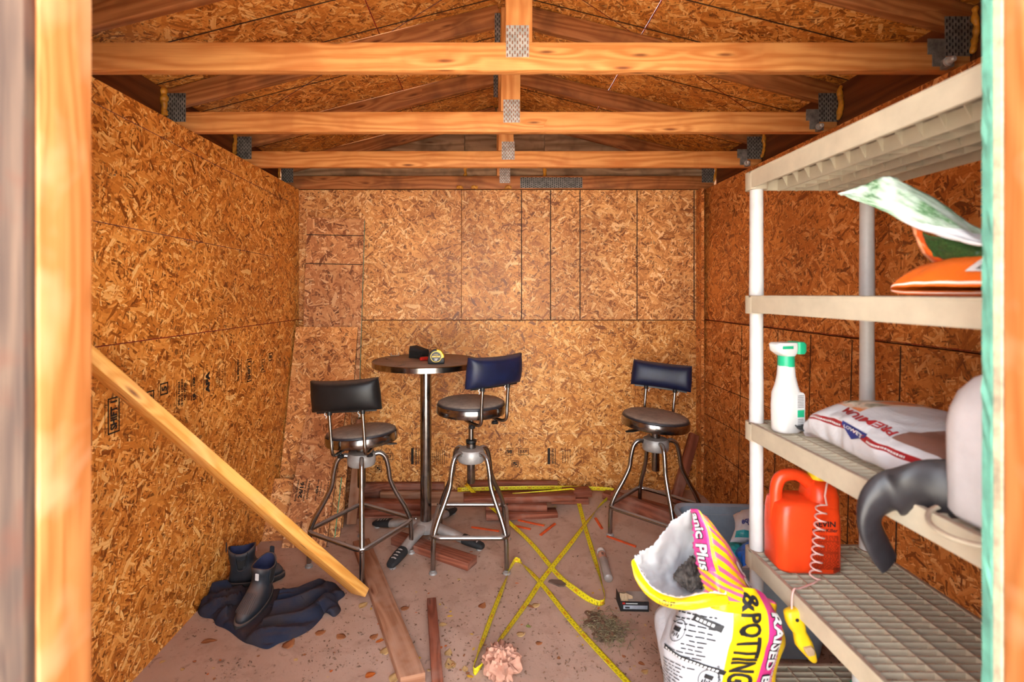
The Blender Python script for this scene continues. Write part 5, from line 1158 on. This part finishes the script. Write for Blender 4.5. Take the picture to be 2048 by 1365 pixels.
T(build('crumpled_paper', (V, Fc), M['kraft'], None, Matrix.Translation(A + Vector((0, 0, .044))), smooth=True, ang=38), 'crumpled ball of pinkish kraft paper on the floor', 'paper')
# leaves
def leaf_mesh(kind):
    n = 9; V = []; Fc = []
    for i in range(n):
        x = i / (n - 1); w_ = (math.sin(math.pi * x ** .75) ** .8) * (.36 if kind != 2 else .22) * (1 + .15 * (i % 2) * (kind == 1))
        for e in (-1, -.4, .4, 1):
            z = .12 * abs(e) ** 1.5 * (1 if kind != 1 else -1) * w_ * 3 + .18 * (x - .5) ** 2 * (1, 2.2, .6)[kind] + .03 * noise.noise(Vector((x * 4, e * 2, kind)))
            V.append(Vector((x - .5, e * w_, max(0.004, z))))
    return V, ribgrid(4, n)
LEAFM = {}
cols = ['leaf_a', 'leaf_b', 'leaf_c', 'leaf_d', 'leaf_e']; cn = {'leaf_a': 'tan', 'leaf_b': 'brown', 'leaf_c': 'yellow', 'leaf_d': 'orange', 'leaf_e': 'greenish'}
GL = 'fallen leaves on the floor'
def leaf(px, py, size, kind, col, rot, label, h=0):
    p = FP(px, py, h); key = (kind, col); mm = Matrix.Translation(p + Vector((0, 0, .001))) @ Matrix.Rotation(R(rot), 4, 'Z') @ Matrix.Scale(size, 4)
    if key not in LEAFM:
        o = build('fallen_leaf', leaf_mesh(kind), M[col], None, mm, smooth=True, ang=0); o.modifiers.new('thickness', 'SOLIDIFY').thickness = .015; LEAFM[key] = o
    else: o = again(LEAFM[key], None, mm)
    T(o, label, 'leaf', GL)
big = [(727, 1213, .05, 0, 'leaf_a', 60, 'large pale tan leaf beside the foot of the brace'), (810, 1218, .042, 1, 'leaf_b', 20, 'curled brown leaf right of the long tan plank'), (886, 1252, .036, 0, 'leaf_a', 10, 'pale leaf right of the short redwood stick'), (748, 1275, .04, 1, 'leaf_b', 45, 'brown leaf left of the tan plank among crumbs'), (760, 1284, .036, 2, 'leaf_d', 30, 'narrow orange leaf touching the tan plank'), (771, 1303, .05, 1, 'leaf_a', 70, 'folded tan leaf near the lower end of the tan plank'),
       (741, 1353, .04, 0, 'leaf_d', 30, 'orange leaf at the lower picture edge'), (790, 1358, .055, 0, 'leaf_a', 75, 'large cream leaf under the end of the tan plank'), (900, 1330, .055, 1, 'leaf_a', 110, 'tattered cream leaf right of the redwood stick'), (897, 1307, .04, 1, 'leaf_a', 80, 'upright cream leaf scrap above the tattered one'), (930, 1340, .032, 0, 'leaf_a', 100, 'small cream leaf left of the tape bend'), (940, 1355, .028, 2, 'leaf_c', -10, 'yellow leaf just below the tape bend'),
       (641, 1267, .045, 1, 'leaf_b', 25, 'pinkish brown leaf right of the garment hem'), (683, 1275, .045, 1, 'leaf_b', -20, 'curled brown leaf with a pale edge on the left floor'), (578, 1290, .06, 1, 'leaf_b', 70, 'tall crumpled brown leaf touching the garment'), (418, 1285, .06, 2, 'leaf_b', 15, 'long tan leaf near the left wall'), (325, 1326, .022, 0, 'leaf_a', 40, 'small pale leaf close to the left wall'), (1042, 1270, .04, 1, 'leaf_a', 20, 'tan leaf between the tape limbs'),
       (1078, 1288, .03, 1, 'leaf_b', 10, 'brown leaf beside the wide tape blade'), (900, 1234, .026, 2, 'leaf_c', 10, 'yellow leaf by the redwood stick top'), (1057, 1255, .024, 0, 'leaf_e', -20, 'green leaf fragment between the tape limbs'), (943, 1105, .022, 2, 'leaf_d', 20, 'orange leaf at the end of the plank under the table'), (1034, 1168, .02, 2, 'leaf_d', 0, 'small orange leaf beside the tape fold'), (1290, 1345, .03, 1, 'leaf_a', 30, 'tan leaf beside the potting bag base'),
       (1283, 1330, .026, 0, 'leaf_b', -30, 'brown leaf beside the potting bag base'), (918, 1160, .02, 1, 'leaf_a', 20, 'cream leaf crumb in front of the raised stool'), (1088, 1051, .026, 0, 'leaf_a', 100, 'dry tan leaf at a pencil tip'), (1110, 1014, .03, 1, 'leaf_a', 80, 'dry leaf on the end of the board stack'), (965, 1213, .045, 1, 'leaf_b', 60, 'dark curled leaf in the debris left of the tape'), (1072, 1212, .04, 1, 'leaf_a', 20, 'clump leaf under the tape crossing'), (1062, 1215, .036, 2, 'leaf_b', -30, 'brown leaf under the tape crossing')]
for b in big: leaf(*b)
rr = random.Random(11)
for i in range(90):
    px, py = rr.uniform(330, 1310), rr.uniform(1180, 1362)
    p = FP(px, py)
    if p.x < XL + .06 or (px < 700 and py < 1300 and px > 380) or px > 1300: continue
    col = rr.choice(cols[:4]); side = 'left of the tan plank' if px < 800 else ('around the yellow tape' if px < 1240 else 'near the potting bag')
    leaf(px, py, rr.uniform(.009, .02), rr.randint(0, 2), col, rr.uniform(0, 360), 'tiny %s leaf scrap on the floor %s' % (cn[col], side))
# dry grass heap and grit
def sprinkle(name, label, pts, mat, seed):
    V = []; Fc = []; r2 = random.Random(seed)
    for x, y, l, hgt in pts:
        a = r2.uniform(0, 6.283); dx, dy = math.cos(a) * l / 2, math.sin(a) * l / 2; z = fz(x, y); k = len(V); w_ = l * r2.uniform(.06, .12) if l > .012 else l * .4
        h1, h2 = r2.uniform(.001, hgt), r2.uniform(.001, hgt); nx_, ny_ = -dy / l * w_ * 2, dx / l * w_ * 2
        V += [Vector((x - dx - nx_ / 2, y - dy - ny_ / 2, z + h1)), Vector((x + dx - nx_ / 2, y + dy - ny_ / 2, z + h2)), Vector((x + dx + nx_ / 2, y + dy + ny_ / 2, z + h2)), Vector((x - dx + nx_ / 2, y - dy + ny_ / 2, z + h1)), Vector((x, y, z + (h1 + h2) / 2 + w_))]
        Fc += [(k, k + 1, k + 4), (k + 1, k + 2, k + 4), (k + 2, k + 3, k + 4), (k + 3, k, k + 4), (k, k + 3, k + 2, k + 1)]
    o = build(name, (V, Fc), M[mat]); T(o, label, 'debris', kind='stuff'); return o
c0 = FP(1215, 1262); r2 = random.Random(5)
sprinkle('dry_grass', 'matted dry grass clump on the floor right of the tape', [(c0.x + r2.gauss(0, .045), c0.y + r2.gauss(0, .055), r2.uniform(.01, .03), .016) for _ in range(620)], 'straw', 5)
V = []; n = 24  # clump
for j in range(n):
    for i in range(n):
        x, y = (i / (n - 1) - .5) * .17, (j / (n - 1) - .5) * .2; d_ = math.hypot(x / .085, y / .1)
        V.append(Vector((c0.x - .02 + x, c0.y + .03 + y, -.005 + max(0, 1 - d_ * (1 + .8 * noise.noise(Vector((x * 18, y * 18, 4))))) ** .8 * .018 * (1 + .9 * noise.noise(Vector((x * 45, y * 45, 0)))))))
T(build('dirt_clump', (V, ribgrid(n, n)), M['grit'], None, smooth=True, ang=0), 'low dark dirt clump matted with dry grass', 'dirt')
pts = []
for _ in range(2400):
    px, py = r2.uniform(300, 1330), 1080 + 285 * r2.random() ** .7; p = FP(px, py)
    if p.x > XL + .03 and noise.noise(Vector((p.x * 3, p.y * 3, 2))) > -.25 + .5 * (px < 600): pts.append((p.x, p.y, r2.choice((.003, .004, .004, .006, .011)), .003))
for _ in range(500):
    p = Vector((r2.uniform(.6, 1.38), r2.uniform(1.4, 2.0), 0)); pts.append((p.x, p.y, r2.uniform(.006, .03), .006))
sprinkle('floor_grit', 'fine dark crumbs and plant bits scattered over the floor', pts, 'grit', 6)
# dark flat slab scraps by the tape
p = FP(1115, 1168); sl = build('slate_scrap', loft([[(a * .045 * (1 + .7 * noise.noise(Vector((a * 3, b * 3, 1)))), b * .026 * (1 + .7 * noise.noise(Vector((a * 4, b * 4, 7)))), z) for a, b in [(math.cos(6.283 * i / 9), math.sin(6.283 * i / 9)) for i in range(9)]] for z in (.0005, .006)]), plain('slate_dull', (112, 88, 74), .9), None, Matrix.Translation(p) @ Matrix.Rotation(R(-20), 4, 'Z'), bevel=.002)
T(sl, 'dark flat slate scrap under the tape crossing', 'scrap')
# ------------------------------------------------------------------ grey storage tub and what lies in it
tb_ = thing('storage_tub', 'grey plastic storage tub behind the end of the shelves', 'tub', (1.115, 2.11, .001), R(-3)); B = wm(tb_)
def rt(w_, d_, r, z): return [(a, b, z) for a, b in rrect(w_, d_, r, 5)]
shell = [rt(.34, .44, .04, .0), rt(.36, .46, .05, .006), rt(.405, .51, .055, .20), rt(.44, .55, .06, .345), rt(.475, .585, .07, .35), rt(.485, .595, .075, .36), rt(.48, .59, .073, .376), rt(.455, .565, .065, .378), rt(.432, .542, .058, .37), rt(.43, .54, .058, .345), rt(.395, .5, .05, .20), rt(.35, .45, .045, .012)]
build('shell', loft(shell), M['tub'], tb_, B, smooth=True, ang=40)
build('embossed_panel', xf(loft([[(a, e, b) for a, b in rrect(.16, .2, .01, 2)] for e in (0, -.006)]), Matrix.Translation((-.03, .262, .235)) @ Matrix.Rotation(R(-6), 4, 'X')), M['tub'], tb_, B, bevel=.003)
for s_ in (-1, 1): build('side_ridge', xf(box(-.004, .004, -.12, .12, -.1, .1), Matrix.Translation((s_ * .212, 0, .2)) @ Matrix.Rotation(R(s_ * 7), 4, 'Y')), M['tub'], tb_, B, bevel=.003)
def pouch(name, label, cat, pts, thick, mat, wr=.004, sd=0):
    """stuffed film pouch from a 3x3+ control grid; bulges by its own thickness"""
    S = Sheet(pts, wr, 6, sd); n = 26; V = []; 
    for side in (1, -1):
        for j in range(n):
            for i in range(n):
                u, v = i / (n - 1), j / (n - 1); e = (16 * u * (1 - u) * v * (1 - v)) ** .5
                V.append(S(u, v, side * thick * e / 2 + .0004 * side))
    q = ribgrid(n, n); K = n * n
    rim = list(range(n)) + [(j + 1) * n - 1 for j in range(1, n)] + [(n - 1) * n + i for i in range(n - 2, -1, -1)] + [j * n for j in range(n - 2, 0, -1)]
    Fc = q + [tuple(a + K for a in reversed(f)) for f in q] + [(a, b, b + K, a + K) for a, b in zip(rim, rim[1:] + rim[:1])]
    o = build(name, (V, Fc), mat, None, smooth=True, ang=60); T(o, label, cat)
    S2 = lambda u, v, off=0: S(u, v, -(thick * (16 * max(0, u * (1 - u)) * max(0, v * (1 - v))) ** .5 / 2 + off) if flip else (thick * (16 * max(0, u * (1 - u)) * max(0, v * (1 - v))) ** .5 / 2 + off))
    nv = S.nrm(.5, .5); flip = nv.dot(Vector((0, 0, HC)) - S(.5, .5)) < 0
    return o, S2
eq, Sq = pouch('wipes_pack', 'white pharmacy pack with blue lettering in the grey tub', 'pack', [[P(1466, 1030, 2.13), P(1492, 1022, 2.13), P(1520, 1016, 2.13)], [P(1470, 1055, 2.06), P(1496, 1052, 2.05), P(1522, 1050, 2.05)], [P(1460, 1085, 2.0), P(1490, 1086, 2.0), P(1520, 1086, 2.0)]], .05, M['white_film'], .005, 1)
w_ = textw('equate', .2, .62, .03, .1); build('name_print', ([Sq(.58 + a.x * .95, .48 - a.y, .004) for a in xf(w_, Matrix.Rotation(R(12), 4, 'Z'))[0]], w_[1]), M['print_blue'], eq, recalc=False)
w_ = rect2d(.1, .9, .72, .9, 6, 3); build('teal_band', ([Sq(a.x, a.y, .003) for a in w_[0]], w_[1]), M['teal_film'], eq, recalc=False)
pouch('blue_pack', 'crinkled bright blue plastic pack in the grey tub', 'pack', [[P(1468, 1106, 1.99), P(1494, 1090, 1.99), P(1525, 1068, 2.0)], [P(1478, 1120, 1.94), P(1502, 1108, 1.93), P(1530, 1095, 1.94)], [P(1486, 1134, 1.90), P(1508, 1126, 1.89), P(1532, 1118, 1.9)]], .05, M['blue_film'], .006, 3)
gp, Sg = pouch('organic_pack', 'pale pack with a green label at the front of the grey tub', 'pack', [[P(1484, 1136, 1.92), P(1504, 1128, 1.92), P(1528, 1122, 1.92)], [P(1484, 1142, 1.89), P(1506, 1138, 1.89), P(1530, 1134, 1.89)], [P(1480, 1148, 1.86), P(1504, 1148, 1.86), P(1530, 1148, 1.86)]], .03, M['white_film'], .003, 5)
w_ = rect2d(.3, .95, .15, .5, 4, 3); build('green_label', ([Sg(a.x, a.y, .003) for a in w_[0]], w_[1]), M['green_cap'], gp, recalc=False)
w_ = textw('ORG', .3, .5, .02, .1); build('label_print', ([Sg(.6 + a.x, .72 - a.y, .003) for a in w_[0]], w_[1]), M['print_black'], gp, recalc=False)
pouch('teal_pack', 'small teal pack at the left of the grey tub contents', 'pack', [[P(1450, 1090, 2.06), P(1466, 1084, 2.06), P(1484, 1084, 2.06)], [P(1450, 1100, 2.02), P(1468, 1098, 2.02), P(1486, 1098, 2.02)], [P(1454, 1116, 1.98), P(1472, 1114, 1.98), P(1488, 1112, 1.98)]], .03, M['teal_film'], .004, 7)
pouch('white_pouch', 'plain white pouch sunk low in the grey tub', 'pack', [[P(1446, 1104, 2.05), P(1464, 1102, 2.05), P(1484, 1102, 2.05)], [P(1444, 1118, 2.0), P(1464, 1116, 2.0), P(1484, 1116, 2.0)], [P(1450, 1132, 1.96), P(1468, 1132, 1.96), P(1484, 1134, 1.96)]], .03, M['white_film'], .003, 8)
# ------------------------------------------------------------------ torn potting-soil bag
pg = thing('potting_soil_bag', 'torn yellow and pink potting soil bag in front of the shelves', 'bag', (.672, 1.46, 0.001)); B = wm(pg)
ZB = .585
class Body:
    def raw(s, u, v):
        """u 0..1 across the side facing the door (left to right), 1..2 round the back; v 0 top, 1 floor"""
        z = (ZB - .11 * (1 - (math.sin(math.pi * u) if 0 <= u <= 1 else 0))) * (1 - v); a = math.pi * (1 - u)              # u=0 -> -x, .5 -> -y, 1 -> +x
        bul = math.sin(math.pi * min(1, .14 + .86 * (1 - abs(2 * v - 1.05) ** 2.2))) 
        hw = .150 + .03 * bul - .03 * max(0, (.22 - v) / .22); hd = .112 + .03 * bul - .03 * max(0, (.2 - v) / .2)
        cx = .672 + .012 * (1 - v); cy = 1.46
        c_, s_ = math.cos(a), -math.sin(a)
        x = -math.copysign(abs(c_) ** .82, c_) * -hw; y = math.copysign(abs(s_) ** .82, s_) * hd
        p = Vector((cx + x, cy + y, z))
        q = Vector((p.x * 11, p.y * 11, p.z * 6)); k = .010 * (1 + 1.6 * max(0, .35 - v))
        n_ = Vector((x / hw, y / hd, 0)).normalized()
        return p + n_ * (noise.noise(q) + .6 * noise.noise(q * 2.6)) * k
    def __call__(s, u, v, off=0):
        p = s.raw(u, v); e = .006
        n_ = (s.raw(u + e, v) - s.raw(u - e, v)).cross(s.raw(u, v + e) - s.raw(u, v - e)).normalized()
        c_ = Vector((.675, 1.46, p.z)); n_ = -n_ if n_.dot(p - c_) < 0 else n_
        return p + n_ * off
Bo = Body(); nu, nv = 97, 60
V = [Bo(2 * i / (nu - 1), j / (nv - 1)) for j in range(nv) for i in range(nu)]; UV = [(2 * i / (nu - 1), j / (nv - 1)) for j in range(nv) for i in range(nu)]
def slant(s, c_, sp, uv): return c_
s = NT('potting_bag_film'); uv = s.uv(); sp_ = s.n('ShaderNodeSeparateXYZ'); s.l(uv, sp_.inputs[0])
t_ = s.math('MULTIPLY', s.math('ADD', sp_.outputs[0], s.math('MULTIPLY', sp_.outputs[1], .13)), .5)
WHT, YEL, PNK = (186, 186, 190), (226, 186, 16), (206, 56, 126)
c_ = s.ramp(t_, [(0, lin(WHT)), (.245, lin(YEL)), (.325, lin(PNK)), (.405, lin(YEL)), (.6, lin((206, 160, 30))), (.68, lin(WHT)), (.95, lin(WHT))], 'CONSTANT')
s.bump(s.noise(s.obj(), 24, 4, .6, .8), .3, .01); s.set(Base_Color=c_, Roughness=.33); M['pot'] = s.m
bd = build('bag_body', (V, ribgrid(nu, nv)), M['pot'], pg, uvs=UV, smooth=True, ang=0)
def onb(vf, u, v, su=1 / .50, sv=1 / ZB, rot=0, off=.003):
    """marks in metres: +x to the right (u), +y up"""
    q = xf(vf, Matrix.Rotation(rot, 4, 'Z')); return [Bo(u + a.x * su - .13 * (-a.y * sv), v - a.y * sv, off) for a in q[0]], q[1]
def bt(txt, hgt, wid, u, v, mat, name='print', bold=.03, rot=-90, off=.003): return build(name, onb(textw(txt, hgt, wid, bold, .012), u, v, rot=R(rot), off=off), mat, bd, recalc=False)
SL = .13
bt('POTTING', .052, .20, .565 - SL * .26, .26, M['print_black'], 'title_print'); bt('&', .05, .04, .565 - SL * .05, .05, M['print_black'], 'title_print'); bt('MIX', .052, .09, .565 - SL * .58, .58, M['print_black'], 'title_print')
bt('RAISED BED', .036, .27, .715 - SL * .31, .31, M['print_black'], 'title_shadow', .06, off=.0026); bt('RAISED BED', .036, .27, .715 - SL * .31, .31, M['print_white'], 'title_print', .03, off=.0045)
bt('ALL NATURAL', .012, .12, .775 - SL * .33, .33, M['print_white'], 'side_print', .02)
# instruction panel: icons, rules and lines of small print
ln = []; r2 = random.Random(3)
for i in range(34):
    y = -.005 - i * .0125
    if 9 < i < 12 or 22 < i < 25: continue
    x = -.085
    while x < .05:
        l_ = r2.uniform(.008, .03)
        if not (.0 < x < .075 and 12 < i < 20) and not (x < -.03 and 2 < i < 8): ln.append(rect2d(x, x + l_, y, y + .0032, 2, 1))
        x += l_ + .005
o = build('small_print', onb(join(*ln), .30, .08, rot=R(-14)), M['black_dull'], bd, recalc=False); o['kind'] = 'stuff'
def sub(vf): return vf
for (u, v, ww, hh) in ((.26, .30, .22, .012), (.24, .62, .24, .012), (.35, .12, .09, .016)):
    bar = build('black_rule', onb(rect2d(-ww / 2, ww / 2, -hh / 2, hh / 2, 16, 1), u, v, rot=R(-24)), M['print_black'], bd, recalc=False)
    build('rule_words', onb(join(*[rect2d(-ww / 2 + .01 + i * .012, -ww / 2 + .018 + i * .012, -.003, .003) for i in range(int((ww - .02) / .012))]), u, v, rot=R(-24), off=.0045), M['print_white'], bar, recalc=False)
for u, v in ((.17, .14), (.36, .40)):
    ic = build('icon_ring', onb(ring2d(0, 0, .03, .0022), u, v), M['print_black'], bd, recalc=False)
    build('icon_picture', onb(join(rect2d(-.014, .012, .0, .012, 3, 2), *[rect2d(-.016 + .007 * i, -.012 + .007 * i, -.016 + .004 * (i % 2), -.006 + .004 * (i % 2)) for i in range(5)]), u, v, rot=R(-18)), M['print_black'], ic, recalc=False)
bt('Planting in Raised Beds', .009, .10, .425, .42, M['print_black'], 'caption', .01, rot=-75)
# upper part, folded over to the left with a torn mouth
flap = Sheet([[P(1381, 1018, 1.50), P(1395, 1020, 1.47), P(1410, 1032, 1.47), P(1424, 1048, 1.50)], [P(1386, 1060, 1.49), P(1412, 1060, 1.45), P(1440, 1072, 1.45), P(1458, 1092, 1.50)], [P(1388, 1105, 1.46), P(1420, 1110, 1.41), P(1460, 1118, 1.42), P(1488, 1148, 1.48)],
              [P(1398, 1145, 1.42), P(1432, 1155, 1.37), P(1480, 1168, 1.38), P(1516, 1190, 1.45)], [P(1408, 1180, 1.38), P(1445, 1190, 1.345), P(1498, 1198, 1.36), P(1552, 1206, 1.42)], [P(1415, 1215, 1.36), P(1450, 1225, 1.33), P(1502, 1232, 1.345), P(1552, 1240, 1.41)]], .004, 5, 3)
def fl(s, c_, sp, uv):
    d_ = s.math('ADD', s.math('MULTIPLY', sp.outputs[1], 9.0), s.math('MULTIPLY', sp.outputs[0], -3.0))
    st_ = s.math('GREATER_THAN', s.math('SINE', s.math('MULTIPLY', d_, 6.283)), .1)
    m_ = s.math('MULTIPLY', st_, s.math('MULTIPLY', s.math('GREATER_THAN', sp.outputs[0], .42), s.math('LESS_THAN', sp.outputs[1], .86)))
    m2 = s.math('MULTIPLY', st_, s.math('MULTIPLY', s.math('GREATER_THAN', sp.outputs[1], .55), s.math('LESS_THAN', sp.outputs[1], .86)))
    c_ = s.mix(s.math('MULTIPLY', s.math('GREATER_THAN', sp.outputs[1], .55), 1.0), c_, lin(YEL))
    c_ = s.mix(s.math('MAXIMUM', m_, m2), c_, lin((226, 92, 130)))
    return s.mix(s.math('MULTIPLY', s.math('GREATER_THAN', sp.outputs[0], .8), s.math('LESS_THAN', sp.outputs[1], .8)), c_, lin(PNK))
M['flap'] = bands('potting_bag_front', [(0, PNK), (.36, YEL)], 0, .3, crease=.3, extra=fl)
fo = flap.build('upper_front', M['flap'], pg, 44, 70, .0012, jag=('u0', .007))
w_ = textw('anic Plus', .22, .52, .03, .04); flip = 1 if flap.nrm(.5, .5).dot(Vector((0, 0, HC)) - flap(.5, .5)) > 0 else -1
wr_ = xf(w_, Matrix.Rotation(R(0), 4, 'Z'))
build('name_shadow', ([flap(.185 + a.y * 1.0, .30 + a.x, .002 * flip) for a in textw('anic Plus', .24, .53, .07, .04)[0]], textw('anic Plus', .24, .53, .07, .04)[1]), M['print_black'], fo, recalc=False)
build('name_print', ([flap(.185 + a.y * 1.0, .30 + a.x, .004 * flip) for a in w_[0]], w_[1]), M['print_white'], fo, recalc=False)
for u, v in ((.86, .42), (.86, .55)):
    d_ = build('badge', ([flap(u + a.x * .08, v + a.y * .055, .003 * flip) for a in disc2d(0, 0, 1)[0]], disc2d(0, 0, 1)[1]), M['print_white'], fo, recalc=False)
    w_ = textw('45', .05, .08, .03, .03) if v > .5 else rect2d(-.03, .03, -.012, .012, 2, 1); build('badge_print', ([flap(u + a.y, v + a.x, .0045 * flip) for a in w_[0]], w_[1]), M['print_black'], d_, recalc=False)
lin_ = Sheet([[P(1382, 1019, 1.505), P(1345, 1042, 1.50), P(1316, 1078, 1.44), P(1290, 1100, 1.40), P(1266, 1116, 1.375)], [P(1392, 1060, 1.55), P(1362, 1080, 1.56), P(1332, 1102, 1.50), P(1304, 1122, 1.44), P(1276, 1134, 1.38)], [P(1398, 1110, 1.56), P(1374, 1122, 1.58), P(1346, 1138, 1.54), P(1316, 1150, 1.46), P(1290, 1158, 1.38)], [P(1404, 1150, 1.52), P(1384, 1160, 1.54), P(1358, 1172, 1.50), P(1332, 1178, 1.44), P(1308, 1182, 1.36)], [P(1412, 1184, 1.42), P(1396, 1190, 1.42), P(1372, 1196, 1.40), P(1350, 1198, 1.37), P(1330, 1200, 1.33)]], .007, 5, 8)
lin_.build('inner_lining', M['white_film'], pg, 64, 48, .0012, jag=('v0', .008))
rim = Sheet([[P(1268, 1116, 1.372), P(1284, 1146, 1.37), P(1304, 1172, 1.352), P(1335, 1190, 1.33), P(1370, 1194, 1.315), P(1412, 1184, 1.31), P(1452, 1188, 1.31)], [P(1263, 1126, 1.362), P(1272, 1156, 1.355), P(1296, 1186, 1.335), P(1330, 1204, 1.31), P(1370, 1208, 1.295), P(1414, 1202, 1.29), P(1456, 1198, 1.30)], [P(1268, 1136, 1.365), P(1276, 1166, 1.36), P(1298, 1194, 1.34), P(1332, 1214, 1.32), P(1370, 1220, 1.305), P(1414, 1216, 1.30), P(1458, 1208, 1.31)]], .003, 7, 9)
M['rim'] = bands('potting_bag_rim', [(0, (240, 226, 210)), (.10, YEL)], 1, .3, crease=.3)
rm = rim.build('folded_rim', M['rim'], pg, 80, 14, .0014, jag=('v0', .006))
flipr = 1 if rim.nrm(.5, .5).dot(Vector((0, 0, HC)) - rim(.5, .5)) > 0 else -1
w_ = textw('1 CU FT', .35, .14, .03, .03); build('rim_print', ([rim(.52 + a.x, .6 - a.y, .002 * flipr) for a in w_[0]], w_[1]), M['print_black'], rm, recalc=False)
# soil seen in the mouth
so = Sheet([[P(1370, 1130, 1.53), P(1382, 1112, 1.53), P(1398, 1126, 1.52)], [P(1346, 1150, 1.49), P(1376, 1146, 1.475), P(1404, 1150, 1.47)], [P(1362, 1172, 1.46), P(1378, 1182, 1.44), P(1402, 1176, 1.43)]], .012, 7, 2)
so.build('soil', M['soil'], pg, 40, 40, .004)
